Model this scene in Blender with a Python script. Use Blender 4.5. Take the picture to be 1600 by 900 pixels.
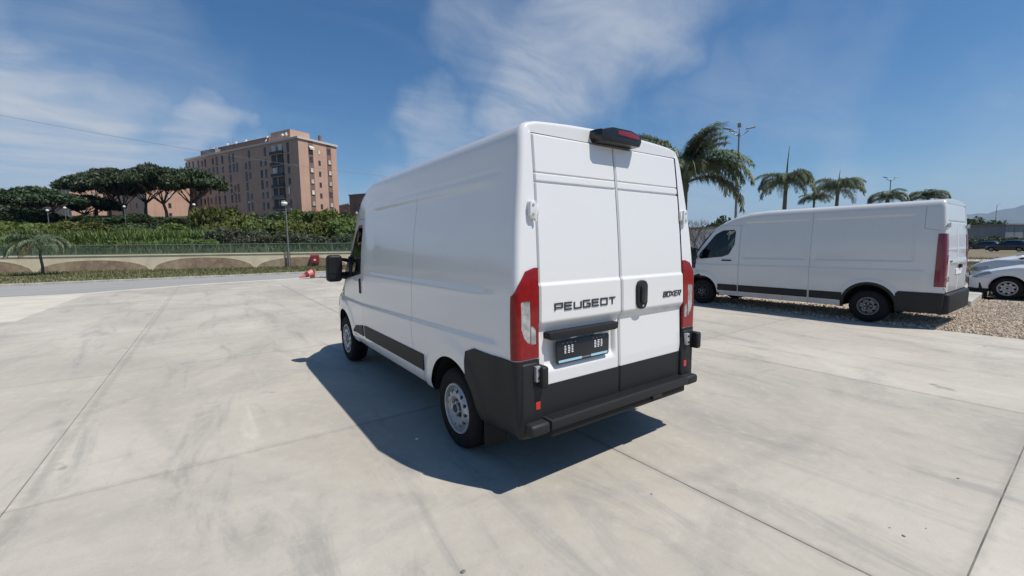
import bpy, bmesh, math, random
import numpy as np
from mathutils import Vector, Matrix
R_ = math.radians
for o in list(bpy.data.objects): bpy.data.objects.remove(o)
S = bpy.context.scene
C = S.collection

# ------------------------------------------------------------------ camera
CAM = Vector((-2.614, -2.108, 1.715)); FPX = 666.8
YAW, PIT, ROL = 0.6181, -0.1008, -0.0106
_f = Vector((math.sin(YAW)*math.cos(PIT), math.cos(YAW)*math.cos(PIT), math.sin(PIT)))
_r = Vector((math.cos(YAW), -math.sin(YAW), 0)); _u = _r.cross(_f)
_r, _u = math.cos(ROL)*_r+math.sin(ROL)*_u, -math.sin(ROL)*_r+math.cos(ROL)*_u
cd = bpy.data.cameras.new('camera'); cam = bpy.data.objects.new('camera', cd); C.objects.link(cam)
cam.matrix_world = Matrix(((_r.x,_u.x,-_f.x,CAM.x),(_r.y,_u.y,-_f.y,CAM.y),(_r.z,_u.z,-_f.z,CAM.z),(0,0,0,1)))
cd.sensor_width = 36; cd.lens = FPX/1600*36; cd.clip_start = .05; cd.clip_end = 30000
S.camera = cam
def at(px, py, depth):
    """a point of the place, surveyed from the photograph: picture position and distance"""
    return CAM+depth*(_f+(px-800)/FPX*_r-(py-450)/FPX*_u)
def at_z(px, py, z=0.0):
    d = _f+(px-800)/FPX*_r-(py-450)/FPX*_u
    return CAM+d*((z-CAM.z)/d.z)

# ------------------------------------------------------------------ world, sun, exposure
SUN = Vector((.27, -.47, 1)).normalized()
elev = math.asin(SUN.z)
W = bpy.data.worlds.new('World'); S.world = W; W.use_nodes = True
nt = W.node_tree; nt.nodes.clear()
def N(t, **k):
    n = nt.nodes.new(t)
    for a, b in k.items(): setattr(n, a, b)
    return n
def L(a, b): nt.links.new(a, b)
def M(op, a, b=None, c=None, clamp=False):
    n = N('ShaderNodeMath', operation=op); n.use_clamp = clamp
    for i, v in enumerate((a, b, c)):
        if v is None: continue
        if isinstance(v, (int, float)): n.inputs[i].default_value = v
        else: L(v, n.inputs[i])
    return n.outputs[0]
def VM(op, a, b=None):
    n = N('ShaderNodeVectorMath', operation=op)
    for i, v in enumerate((a, b)):
        if v is None: continue
        if isinstance(v, (tuple, list, Vector)): n.inputs[i].default_value = tuple(v)
        else: L(v, n.inputs[i])
    return n
def sstep(x, a, b):
    n = N('ShaderNodeMapRange', interpolation_type='SMOOTHSTEP'); L(x, n.inputs[0])
    n.inputs[1].default_value = a; n.inputs[2].default_value = b
    return n.outputs[0]
def noise(vec, scale, detail=5, rough=.55, dist=0.0):
    n = N('ShaderNodeTexNoise'); L(vec, n.inputs['Vector']); n.inputs['Scale'].default_value = scale
    n.inputs['Detail'].default_value = detail; n.inputs['Roughness'].default_value = rough
    n.inputs['Distortion'].default_value = dist
    return n.outputs[0]
sky = N('ShaderNodeTexSky', sky_type='NISHITA'); sky.sun_disc = False
sky.sun_elevation = elev; sky.sun_rotation = math.atan2(SUN.x, SUN.y)
sky.air_density = 1.0; sky.dust_density = .3; sky.ozone_density = 3.0; sky.altitude = 0
tc = N('ShaderNodeTexCoord'); D = VM('NORMALIZE', tc.outputs['Generated']).outputs[0]
sep = N('ShaderNodeSeparateXYZ'); L(D, sep.inputs[0])
zz = M('MAXIMUM', sep.outputs[2], 0.0)
den = M('ADD', zz, .12)
cmb = N('ShaderNodeCombineXYZ'); L(M('DIVIDE', sep.outputs[0], den), cmb.inputs[0]); L(M('DIVIDE', sep.outputs[1], den), cmb.inputs[1])
PL = cmb.outputs[0]                                     # flat layer of high cloud
def rot(vec, ang, sx, sy):
    m = N('ShaderNodeMapping'); L(vec, m.inputs[0]); m.inputs['Rotation'].default_value[2] = ang
    m.inputs['Scale'].default_value = (sx, sy, 1); return m.outputs[0]
warp = N('ShaderNodeTexNoise'); L(PL, warp.inputs['Vector']); warp.inputs['Scale'].default_value = .7; warp.inputs['Detail'].default_value = 3
wv = VM('ADD', PL, VM('SCALE', VM('SUBTRACT', warp.outputs[1], (.5,.5,.5)).outputs[0]).outputs[0])
wv.inputs[1].links[0].from_node.inputs['Scale'].default_value = 1.1
streak = noise(rot(wv.outputs[0], .35, .55, 1.9), 1.3, 8, .62, .4)
soft = noise(PL, .55, 4, .5, .2)
fine = noise(rot(wv.outputs[0], .35, 1.0, 2.2), 3.2, 8, .6, .3)
veil = M('MULTIPLY', sstep(streak, .42, .78), sstep(soft, .40, .66))
wd3 = N('ShaderNodeTexNoise'); L(D, wd3.inputs['Vector']); wd3.inputs['Scale'].default_value = 5; wd3.inputs['Detail'].default_value = 5
wsc = VM('SCALE', VM('SUBTRACT', wd3.outputs[1], (.5,.5,.5)).outputs[0]); wsc.inputs['Scale'].default_value = .34
DW = VM('NORMALIZE', VM('ADD', D, wsc.outputs[0]).outputs[0]).outputs[0]
def bank(px, py, r0, r1, amt):
    d = (_f+(px-800)/FPX*_r-(py-450)/FPX*_u).normalized()
    dt = VM('DOT_PRODUCT', DW, d).outputs['Value']
    return M('MULTIPLY', sstep(dt, math.cos(R_(r1)), math.cos(R_(r0))), amt)
banks = [bank(60, 268, 2, 15, .95), bank(190, 290, 1, 11, .75), bank(-180, 240, 1, 16, .8), bank(320, 190, .5, 5.5, .75), bank(-350, 200, 1, 20, .7),
         bank(870, 110, 1, 13, .70), bank(960, 20, 1, 12, .75), bank(700, 220, 1, 8, .55), bank(1000, -120, 1, 16, .7), bank(780, 60, 1, 9, .35),
         bank(1260, 110, 1, 9, .22), bank(1130, 165, .5, 7, .22), bank(1310, 262, .5, 5, .3), bank(1060, 330, .5, 9, .35), bank(640, 330, .5, 8, .35), bank(180, 90, 1, 13, .26),
         bank(1700, 330, 1, 14, .3), bank(420, 300, .5, 8, .3)]
acc = banks[0]
for b in banks[1:]: acc = M('MAXIMUM', acc, b)
tex = M('ADD', M('MULTIPLY', sstep(streak, .28, .68), .65), M('MULTIPLY', sstep(fine, .32, .72), .35))
cl = M('MULTIPLY', acc, M('MULTIPLY_ADD', tex, .78, .32))
cl = M('MAXIMUM', cl, M('MULTIPLY', veil, .14))
# twin vapour trail low on the left: a thin band along a great circle
def trail(p0, p1, half, amt):
    a = (_f+(p0[0]-800)/FPX*_r-(p0[1]-450)/FPX*_u).normalized(); b = (_f+(p1[0]-800)/FPX*_r-(p1[1]-450)/FPX*_u).normalized()
    n = a.cross(b).normalized(); t = (b-a).normalized(); mid = ((a+b)/2).normalized()
    off = M('ABSOLUTE', VM('DOT_PRODUCT', D, n).outputs['Value'])
    along = VM('DOT_PRODUCT', D, t).outputs['Value']
    e = sstep(along, b.dot(t)+.004, b.dot(t)-.02)
    fr = sstep(VM('DOT_PRODUCT', D, mid).outputs['Value'], 0, .5)
    return M('MULTIPLY', M('MULTIPLY', M('MULTIPLY', sstep(off, half, half*.2), e), fr), M('MULTIPLY_ADD', fine, .8, amt-.4))
cl = M('MAXIMUM', cl, trail((0, 92), (132, 124), .0022, .45))
cl = M('MAXIMUM', cl, trail((0, 97), (128, 127), .0016, .30))
cl = M('MINIMUM', cl, .95)
hz = sstep(sep.outputs[2], .16, -.01)
hsv = N('ShaderNodeHueSaturation'); hsv.inputs['Saturation'].default_value = 1.26; hsv.inputs['Value'].default_value = 1.08; L(sky.outputs[0], hsv.inputs['Color'])
mixh = N('ShaderNodeMix', data_type='RGBA'); L(M('MULTIPLY', hz, .55), mixh.inputs[0]); L(hsv.outputs[0], mixh.inputs[6]); mixh.inputs[7].default_value = (3.4, 5.0, 7.0, 1)
mixc = N('ShaderNodeMix', data_type='RGBA'); L(cl, mixc.inputs[0]); L(mixh.outputs[2], mixc.inputs[6]); mixc.inputs[7].default_value = (6.2, 6.7, 7.4, 1)
bg = N('ShaderNodeBackground'); L(mixc.outputs[2], bg.inputs[0]); bg.inputs[1].default_value = .090
wo = N('ShaderNodeOutputWorld'); L(bg.outputs[0], wo.inputs[0])

sd = bpy.data.lights.new('sun', 'SUN'); sd.energy = 4.95; sd.angle = R_(.53); sd.color = (1, .955, .89)
so = bpy.data.objects.new('sun', sd); C.objects.link(so); so.rotation_euler = SUN.to_track_quat('Z', 'Y').to_euler(); so.location = (10, -20, 40)
S.view_settings.view_transform = 'Standard'; S.view_settings.look = 'None'; S.view_settings.exposure = 0; S.view_settings.gamma = 1
S.render.resolution_x = 1024; S.render.resolution_y = 576

# ------------------------------------------------------------------ helpers
def obj(name, me, mat=None, parent=None, loc=None, rz=None):
    if isinstance(me, bmesh.types.BMesh):
        b = me; me = bpy.data.meshes.new(name); b.to_mesh(me); b.free()
    o = bpy.data.objects.new(name, me); C.objects.link(o)
    if mat is not None and me is not None and not me.materials: me.materials.append(mat)
    if parent is not None: o.parent = parent
    if loc is not None: o.location = loc
    if rz is not None: o.rotation_euler = (0, 0, rz)
    return o
def thing(name, label, cat, loc=(0,0,0), rz=0, group=None):
    o = bpy.data.objects.new(name, None); C.objects.link(o); o.location = loc; o.rotation_euler = (0, 0, rz)
    return tag(o, label, cat, group)
def tag(o, label, cat, group=None, kind=None):
    if label: o['label'] = label
    if cat: o['category'] = cat
    if group: o['group'] = group
    if kind: o['kind'] = kind
    return o
def struct(o): o['kind'] = 'structure'; return o
def mesh(name, v, f, smooth=None):
    me = bpy.data.meshes.new(name); me.from_pydata([tuple(p) for p in v], [], f)
    if smooth is not None: shade(me, smooth)
    return me
def shade(me, ang=35):
    me.polygons.foreach_set('use_smooth', [True]*len(me.polygons)); me.set_sharp_from_angle(angle=R_(ang)); me.update()
def bmm(name, bm, smooth=None):
    me = bpy.data.meshes.new(name); bm.to_mesh(me); bm.free()
    if smooth is not None: shade(me, smooth)
    return me
def boxbm(bm, x0, x1, y0, y1, z0, z1, bev=0, seg=1):
    r = bmesh.ops.create_cube(bm, size=1)
    for v in r['verts']: v.co = Vector(((x0+x1)/2+v.co.x*(x1-x0), (y0+y1)/2+v.co.y*(y1-y0), (z0+z1)/2+v.co.z*(z1-z0)))
    if bev:
        es = list({e for v in r['verts'] for e in v.link_edges})
        bmesh.ops.bevel(bm, geom=es, offset=bev, segments=seg, profile=.5, affect='EDGES')
    return bm
def box(name, x0, x1, y0, y1, z0, z1, bev=0, seg=1, smooth=None):
    return bmm(name, boxbm(bmesh.new(), x0, x1, y0, y1, z0, z1, bev, seg), smooth if smooth is not None else (40 if seg > 1 else None))
def tube(bm, pts, rad, n=8, cap=True):
    """tapered tube through pts"""
    rings = []
    up = Vector((0, 0, 1))
    for i, p in enumerate(pts):
        p = Vector(p); a = Vector(pts[max(i-1, 0)]); b = Vector(pts[min(i+1, len(pts)-1)])
        t = (b-a).normalized(); s = t.cross(up if abs(t.z) < .95 else Vector((1, 0, 0))).normalized(); q = s.cross(t)
        r = rad[i] if isinstance(rad, (list, tuple)) else rad
        rings.append([bm.verts.new(p+r*(math.cos(2*math.pi*k/n)*s+math.sin(2*math.pi*k/n)*q)) for k in range(n)])
    for A, B in zip(rings, rings[1:]):
        for k in range(n): bm.faces.new((A[k], A[(k+1) % n], B[(k+1) % n], B[k]))
    if cap:
        bm.faces.new(rings[0]); bm.faces.new(rings[-1][::-1])
    return bm
def tubem(name, pts, rad, n=8, smooth=50): return bmm(name, tube(bmesh.new(), pts, rad, n), smooth)
def prism(name, poly, t0, t1, axis='y', bev=0, seg=2, smooth=40):
    """polygon (a,b) extruded along axis from t0 to t1"""
    bm = bmesh.new()
    mk = {'y': lambda a, b, t: (a, t, b), 'x': lambda a, b, t: (t, a, b), 'z': lambda a, b, t: (a, b, t)}[axis]
    A = [bm.verts.new(mk(a, b, t0)) for a, b in poly]; B = [bm.verts.new(mk(a, b, t1)) for a, b in poly]
    bm.faces.new(A); bm.faces.new(B[::-1]); n = len(poly)
    for k in range(n): bm.faces.new((A[k], B[k], B[(k+1) % n], A[(k+1) % n]))
    bmesh.ops.recalc_face_normals(bm, faces=bm.faces)
    if bev: bmesh.ops.bevel(bm, geom=list(bm.edges), offset=bev, segments=seg, profile=.5, affect='EDGES')
    return bmm(name, bm, smooth)
def copy_tree(o, parent=None):
    c = o.copy(); C.objects.link(c); c.parent = parent
    for ch in list(o.children): copy_tree(ch, c)
    return c
def lerp(a, b, t): return a+(b-a)*t
def ss(x, a, b):
    t = min(max((x-a)/(b-a), 0), 1); return t*t*(3-2*t)
def interp(x, pts):
    if x <= pts[0][0]: return pts[0][1]
    for (a, u), (b, v) in zip(pts, pts[1:]):
        if x <= b: return u+(v-u)*(x-a)/(b-a)
    return pts[-1][1]
def catmull(pts, step):
    out = []
    P = [Vector(p) for p in pts]; P = [2*P[0]-P[1]]+P+[2*P[-1]-P[-2]]
    for i in range(1, len(P)-2):
        n = max(1, int(round((P[i+1]-P[i]).length/step)))
        for k in range(n):
            t = k/n; a, b, c, d = P[i-1:i+3]
            out.append(.5*((2*b)+(c-a)*t+(2*a-5*b+4*c-d)*t*t+(3*b-a-3*c+d)*t**3))
    out.append(P[-2]); return out

# ------------------------------------------------------------------ materials
def mat(name, col, rough=.5, metal=0, coat=0, spec=None, build=None, emit=None):
    m = bpy.data.materials.new(name); m.use_nodes = True
    b = m.node_tree.nodes['Principled BSDF']
    b.inputs['Base Color'].default_value = (*col, 1); b.inputs['Roughness'].default_value = rough; b.inputs['Metallic'].default_value = metal
    if coat: b.inputs['Coat Weight'].default_value = coat; b.inputs['Coat Roughness'].default_value = .04
    if spec is not None: b.inputs['Specular IOR Level'].default_value = spec
    if build:
        global nt
        old = nt; nt = m.node_tree; build(b); nt = old
    return m
def ramp(x, stops):
    n = N('ShaderNodeValToRGB'); L(x, n.inputs[0]); e = n.color_ramp.elements
    while len(e) < len(stops): e.new(.5)
    for el, (p, c) in zip(e, stops): el.position = p; el.color = (*c, 1) if len(c) == 3 else c
    return n.outputs[0]
def mixrgb(f, a, b, mode='MIX'):
    n = N('ShaderNodeMix', data_type='RGBA', blend_type=mode)
    for i, v in ((0, f), (6, a), (7, b)):
        if isinstance(v, (int, float)): n.inputs[i].default_value = v
        elif isinstance(v, tuple): n.inputs[i].default_value = (*v, 1)
        else: L(v, n.inputs[i])
    return n.outputs[2]
def pos(): return N('ShaderNodeNewGeometry').outputs['Position']
def objc(): return N('ShaderNodeTexCoord').outputs['Object']
def bump(b, h, strength, dist=.01):
    n = N('ShaderNodeBump'); n.inputs['Strength'].default_value = strength; n.inputs['Distance'].default_value = dist
    L(h, n.inputs['Height']); L(n.outputs[0], b.inputs['Normal'])
def vary(c0, c1, scale, rough=None, detail=6, bmp=0, bscale=None, rand=0, dist=.01, lo=.3, hi=.7):
    def f(b):
        p = objc(); n = noise(p, scale, detail, .6)
        c = ramp(n, [(lo, c0), (hi, c1)])
        if rand:
            oi = N('ShaderNodeObjectInfo').outputs['Random']
            hs = N('ShaderNodeHueSaturation'); L(c, hs.inputs['Color']); L(M('MULTIPLY_ADD', oi, 2*rand, 1-rand), hs.inputs['Value'])
            L(M('MULTIPLY_ADD', oi, .03, .485), hs.inputs['Hue']); c = hs.outputs[0]
        L(c, b.inputs['Base Color'])
        if bmp: bump(b, noise(p, bscale or scale*6, 4), bmp, dist)
    return f
def leafm(name, c0, c1, rand=.2, trans=.25, scale=3.0):
    def f(b):
        p = objc(); n = noise(p, scale, 3, .6)
        c = ramp(n, [(.3, c0), (.7, c1)])
        oi = N('ShaderNodeObjectInfo').outputs['Random']
        hs = N('ShaderNodeHueSaturation'); L(c, hs.inputs['Color']); L(M('MULTIPLY_ADD', oi, 2*rand, 1-rand), hs.inputs['Value'])
        L(M('MULTIPLY_ADD', oi, .04, .48), hs.inputs['Hue']); c = hs.outputs[0]
        L(c, b.inputs['Base Color'])
        t = N('ShaderNodeBsdfTranslucent'); L(c, t.inputs[0]); mx = N('ShaderNodeMixShader'); mx.inputs[0].default_value = trans
        out = [n for n in nt.nodes if n.type == 'OUTPUT_MATERIAL'][0]
        L(b.outputs[0], mx.inputs[1]); L(t.outputs[0], mx.inputs[2]); L(mx.outputs[0], out.inputs[0])
    return mat(name, c0, .55, spec=.3, build=f)
def paint(name, col, dust=.03):
    def f(b):
        p = objc(); n = noise(p, 1.7, 6, .6); z = N('ShaderNodeSeparateXYZ'); L(p, z.inputs[0])
        low = sstep(z.outputs[2], .9, .35)                                     # road dirt thrown up by the wheels
        d = M('MULTIPLY', M('MULTIPLY_ADD', low, 2.2, .5), M('MULTIPLY', sstep(n, .4, .75), dust))
        L(mixrgb(d, col, (.30, .27, .22)), b.inputs['Base Color'])
        L(M('MULTIPLY_ADD', n, .03, .17), b.inputs['Roughness'])
    return mat(name, col, .25, coat=.55, build=f)
def glass(name, tint, refl=.06):
    m = bpy.data.materials.new(name); m.use_nodes = True
    global nt
    old = nt; nt = m.node_tree; nt.nodes.clear()
    tr = N('ShaderNodeBsdfTransparent'); tr.inputs[0].default_value = (*tint, 1)
    gl = N('ShaderNodeBsdfGlossy'); gl.inputs['Roughness'].default_value = .02
    fr = N('ShaderNodeFresnel'); fr.inputs[0].default_value = 1.5; mx = N('ShaderNodeMixShader')
    L(M('MULTIPLY_ADD', fr.outputs[0], .95, refl*.3), mx.inputs[0]); L(tr.outputs[0], mx.inputs[1]); L(gl.outputs[0], mx.inputs[2])
    o = N('ShaderNodeOutputMaterial'); L(mx.outputs[0], o.inputs[0]); nt = old
    return m
m_white = paint('white_paint', (.70, .695, .68), .015)
m_white2 = paint('white_paint_dusty', (.60, .60, .59), .10)
m_black = mat('black_plastic', (.014, .0145, .016), .58, spec=.35, build=lambda b: bump(b, noise(objc(), 420, 2), .12, .002))
m_gap = mat('dark_gap', (.006, .006, .007), .9)
m_satin = mat('satin_black', (.012, .013, .015), .28)
m_rubber = mat('tyre_rubber', (.011, .011, .012), .85, spec=.25, build=lambda b: bump(b, noise(objc(), 90, 3), .15, .003))
m_rim = mat('rim_silver', (.46, .47, .48), .42, .55, build=vary((.38, .385, .39), (.52, .53, .54), 9))
m_rimd = mat('dirty_shaded_rim', (.20, .195, .19), .6, .3, build=vary((.12, .115, .11), (.26, .255, .25), 9))  # grime, with wheel-arch shade also put into the rim colour
m_hub = mat('hub_dark', (.03, .03, .032), .45, .3)
m_chrome = mat('bright_metal', (.62, .63, .64), .25, 1)
m_zinc = mat('zinc_metal', (.50, .51, .52), .45, .7)
def redlens(b):
    p = objc(); s = N('ShaderNodeSeparateXYZ'); L(p, s.inputs[0])
    w = N('ShaderNodeTexWave', wave_type='BANDS', bands_direction='Z'); L(p, w.inputs[0]); w.inputs['Scale'].default_value = 18; w.inputs['Distortion'].default_value = .6
    n = noise(p, 26, 3); L(mixrgb(sstep(n, .35, .7), (.19, .002, .005), (.25, .003, .007)), b.inputs['Base Color'])
    pass
m_red = mat('red_lens', (.42, .008, .012), .10, coat=.25, spec=.35, build=redlens)
m_redd = mat('red_lens_dull', (.17, .014, .028), .22, coat=.5)
m_clear = mat('clear_lens', (.55, .55, .54), .16, .25, coat=.8, build=vary((.16, .155, .15), (.52, .52, .51), 16))
m_brake = mat('brake_lens', (.20, .012, .02), .25, coat=.6)
m_reflector = mat('reflector', (.45, .012, .008), .25, coat=.6)
m_glass = glass('window_glass', (.52, .58, .57))
m_glassd = glass('dark_window_glass', (.10, .12, .12), .2)
m_trim = mat('cab_trim', (.03, .031, .034), .7)
m_seat = mat('seat_cloth', (.035, .036, .04), .9)
m_under = mat('underbody', (.014, .013, .012), .85)
m_platek = mat('plate_black', (.010, .012, .018), .35)
m_print = mat('white_print', (.75, .76, .78), .5)
m_printg = mat('grey_print', (.25, .26, .28), .5)
m_strip = mat('pale_blue_strip', (.35, .58, .72), .4)
m_letter = mat('dark_chrome_letter', (.055, .06, .068), .3, .5)

# ------------------------------------------------------------------ shell cutting tools
def cut(bm, planes, filt=None):
    faces = [f for f in bm.faces if filt is None or filt(f.calc_center_median())]
    for co, no in planes:
        co = Vector(co); no = Vector(no)
        faces = [f for f in faces if f.is_valid]
        if not faces: return []
        es = {e for f in faces for e in f.edges}; vs = {v for f in faces for v in f.verts}
        r = bmesh.ops.bisect_plane(bm, geom=list(vs)+list(es)+faces, dist=1e-5, plane_co=co, plane_no=no)
        fs = {g for g in r['geom'] if isinstance(g, bmesh.types.BMFace)}
        faces = [f for f in fs if f.is_valid and (f.calc_center_median()-co).dot(no) < 0]
    return faces
def side_planes(poly):
    """convex polygon in (y,z), any winding, as planes with outward normals"""
    cy = sum(p[0] for p in poly)/len(poly); cz = sum(p[1] for p in poly)/len(poly)
    out = []
    for (a, b), (c, d) in zip(poly, poly[1:]+poly[:1]):
        n = Vector((0, d-b, -(c-a)))
        if n.dot(Vector((0, a-cy, b-cz))) < 0: n = -n
        out.append(((0, a, b), n.normalized()))
    return out
def rear_planes(poly):
    cx = sum(p[0] for p in poly)/len(poly); cz = sum(p[1] for p in poly)/len(poly)
    out = []
    for (a, b), (c, d) in zip(poly, poly[1:]+poly[:1]):
        n = Vector((d-b, 0, -(c-a)))
        if n.dot(Vector((a-cx, 0, b-cz))) < 0: n = -n
        out.append(((a, 0, b), n.normalized()))
    return out
def top_planes(poly):
    return [((p[0], p[2], 0), (n[0], n[2], 0)) for p, n in rear_planes(poly)]
def take(bm, faces, remove=True):
    nb = bmesh.new(); mp = {}
    for f in faces:
        vs = []
        for v in f.verts:
            if v not in mp: mp[v] = nb.verts.new(v.co)
            vs.append(mp[v])
        try: nb.faces.new(vs)
        except ValueError: pass
    if remove: bmesh.ops.delete(bm, geom=faces, context='FACES')
    return nb
def thick(bm, off, depth):
    """push a patch out along its normals and give it a rim"""
    bmesh.ops.remove_doubles(bm, verts=bm.verts, dist=1e-5)
    bm.normal_update(); nr = {v: v.normal.copy() for v in bm.verts}
    for v in bm.verts: v.co += nr[v]*off
    be = [e for e in bm.edges if e.is_boundary]
    bn = {}
    for e in be:
        for v in e.verts: bn[v] = nr[v]
    r = bmesh.ops.extrude_edge_only(bm, edges=be)
    nv = [g for g in r['geom'] if isinstance(g, bmesh.types.BMVert)]
    kd = {tuple(round(c, 6) for c in v.co): n for v, n in bn.items()}
    for v in nv:
        n = kd.get(tuple(round(c, 6) for c in v.co))
        if n: v.co -= n*depth
    bmesh.ops.recalc_face_normals(bm, faces=bm.faces)
    return bm
def mirrored(bm):
    g = bmesh.ops.duplicate(bm, geom=list(bm.faces)+list(bm.edges)+list(bm.verts))
    vs = [x for x in g['geom'] if isinstance(x, bmesh.types.BMVert)]; fs = [x for x in g['geom'] if isinstance(x, bmesh.types.BMFace)]
    for v in vs: v.co.x = -v.co.x
    bmesh.ops.reverse_faces(bm, faces=fs)
    bmesh.ops.remove_doubles(bm, verts=bm.verts, dist=2e-4)
    return bm
def flipx(me, name):
    m2 = me.copy(); m2.name = name; bm = bmesh.new(); bm.from_mesh(m2)
    for v in bm.verts: v.co.x = -v.co.x
    bmesh.ops.reverse_faces(bm, faces=bm.faces); bm.to_mesh(m2); bm.free(); return m2
def seam(bm, a, b, w=.0022):
    """thin open joint from a to b in (y,z) on the side"""
    a = Vector(a); b = Vector(b); t = (b-a).normalized(); n = Vector((-t.y, t.x))*w
    poly = [tuple(a+n), tuple(b+n), tuple(b-n), tuple(a-n)]
    fs = cut(bm, side_planes(poly), lambda c: min(a.x, b.x)-.1 < c.y < max(a.x, b.x)+.1 and min(a.y, b.y)-.1 < c.z < max(a.y, b.y)+.1 and c.x < -.45)
    bmesh.ops.delete(bm, geom=fs, context='FACES')
def half_shell(p, ystep=.035, zstep=.017):
    """left half of a panel van: rows run up the section, columns run from the door frame round the rear corner to the nose"""
    rows = catmull(p['prof'], zstep); ztop = p['prof'][-1][1]
    nr = []
    for i in range(len(rows)):
        a = rows[max(i-1, 0)]; b = rows[min(i+1, len(rows)-1)]; t = (b-a).normalized(); nr.append(Vector((t.y, -t.x)))
    cols = [('f', k/5) for k in range(5)]+[('a', k/10) for k in range(10)]
    ys = []; y = 0
    while y < p['len']-p['ry']-.001: ys.append(y); y += ystep
    ys += [p['len']-p['ry']]
    cols += [('s', p['ry']+v) for v in ys]
    bm = bmesh.new(); grid = []
    for kind, val in cols:
        col = []
        for (q, n) in zip(rows, nr):
            w, z = q
            if kind == 's':
                y = val; H = interp(y, p['top']); k = ((max(z-p['zb'], 0))/(ztop-p['zb']))**1.12
                z2 = z-(ztop-H)*k; w2 = w*interp(y, p['wid'])
                d = p['disp'](y, z2) if w > .5 else 0
                x = -(w2-n.x*d); z3 = z2-n.y*d
                y2 = y+p['y0'](z)*max(0, 1-(y-p['ry'])/.9)
                col.append(bm.verts.new((min(x, 0), y2, z3)))
            else:
                rx = p['rx'](n.x)
                if kind == 'a':
                    a = math.pi/2*(1-val); d = rx*(1-math.cos(a)); e = p['ry']*(1-math.sin(a)); f = 0
                    x = w-n.x*d; z3 = z-n.y*d
                else:
                    X = w-n.x*rx; Z = z-n.y*rx; O = p['door'](w, z); x = lerp(O[0], X, val); z3 = lerp(O[1], Z, val); e = 0
                col.append(bm.verts.new((-max(x, 0), e+p['y0'](z), z3)))
        grid.append(col)
    for A, B in zip(grid, grid[1:]):
        for i in range(len(rows)-1):
            try: bm.faces.new((A[i], A[i+1], B[i+1], B[i]))
            except ValueError: pass
    # nose: close the last column toward the centre line
    Z = grid[-1]; cap = [bm.verts.new((0, v.co.y+.03, v.co.z)) for v in Z]
    for i in range(len(rows)-1):
        try: bm.faces.new((Z[i], Z[i+1], cap[i+1], cap[i]))
        except ValueError: pass
    bmesh.ops.remove_doubles(bm, verts=bm.verts, dist=1e-4)
    bmesh.ops.recalc_face_normals(bm, faces=bm.faces)
    s = sum((1 if f.normal.x < 0 else -1)*f.calc_area() for f in bm.faces if abs(f.normal.x) > .8)
    if s < 0: bmesh.ops.reverse_faces(bm, faces=bm.faces)
    return bm
def arch_poly(cy, cz, r, zlow=-.2, n=28):
    pts = [(cy+r*math.cos(a), cz+r*math.sin(a)) for a in [math.pi*k/n for k in range(n+1)]]
    return pts+[(cy-r, zlow), (cy+r, zlow)]
def liner(cy, cz, r, x0, x1, n=24):
    """dark wheel housing"""
    v = []; f = []
    for k in range(n+1):
        a = .03+(math.pi-.06)*k/n
        for x in (x0, x1): v.append((x, cy+r*math.cos(a), cz+r*math.sin(a)))
    for k in range(n): f.append((2*k, 2*k+1, 2*k+3, 2*k+2))
    c = len(v); v.append((x1, cy, cz))
    for k in range(n): f.append((2*k+1, c, 2*k+3))
    return mesh('wheel_housing', v, f, 40)
# ------------------------------------------------------------------ wheels
def lathe(name, prof, n=48, smooth=40, ang0=0):
    """profile (x, r) turned about the x axis"""
    bm = bmesh.new(); rings = []
    for k in range(n):
        a = 2*math.pi*k/n; rings.append([bm.verts.new((x, r*math.cos(a), r*math.sin(a))) for x, r in prof])
    for k in range(n):
        A = rings[k]; B = rings[(k+1) % n]
        for i in range(len(prof)-1): bm.faces.new((A[i], B[i], B[i+1], A[i+1]))
    bmesh.ops.remove_doubles(bm, verts=bm.verts, dist=1e-5); bmesh.ops.recalc_face_normals(bm, faces=bm.faces)
    return bmm(name, bm, smooth)
def holed_ring(name, r0, r1, x0, x1, xm, nh, hr, he=1.0):
    """pressed steel disc between radii r0..r1 with nh round holes; x is the dish"""
    bm = bmesh.new(); rm = (r0+r1)/2
    def X(r):
        t = (r-r0)/(r1-r0); return lerp(lerp(x0, xm, min(t*2, 1)), x1, max(t*2-1, 0))
    for h in range(nh):
        c = 2*math.pi*(h+.5)/nh; da = math.pi/nh; m = 20; inn = []; out = []
        for k in range(m):
            t = 2*math.pi*k/m; ct, st = math.cos(t), math.sin(t)
            s = 1/max(abs(ct), abs(st)); oa = da*ct*s; orr = rm+(r1-r0)/2*st*s
            out.append((oa, orr)); inn.append((hr*he*ct/rm, rm+hr*st))
        def P(a, r, dx=0): return bm.verts.new((X(r)+dx, r*math.cos(c+a), r*math.sin(c+a)))
        mid = [((a+b)/2, (r+q)/2) for (a, r), (b, q) in zip(inn, out)]
        I2 = [P(*q, dx=.018) for q in inn]; I = [P(*q) for q in inn]; Mi = [P(*q) for q in mid]; O = [P(*q) for q in out]
        for k in range(m):
            j = (k+1) % m
            bm.faces.new((I2[k], I2[j], I[j], I[k])); bm.faces.new((I[k], I[j], Mi[j], Mi[k])); bm.faces.new((Mi[k], Mi[j], O[j], O[k]))
    bmesh.ops.remove_doubles(bm, verts=bm.verts, dist=4e-4); bmesh.ops.recalc_face_normals(bm, faces=bm.faces)
    return bmm(name, bm, 40)
_wm = {}
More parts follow.
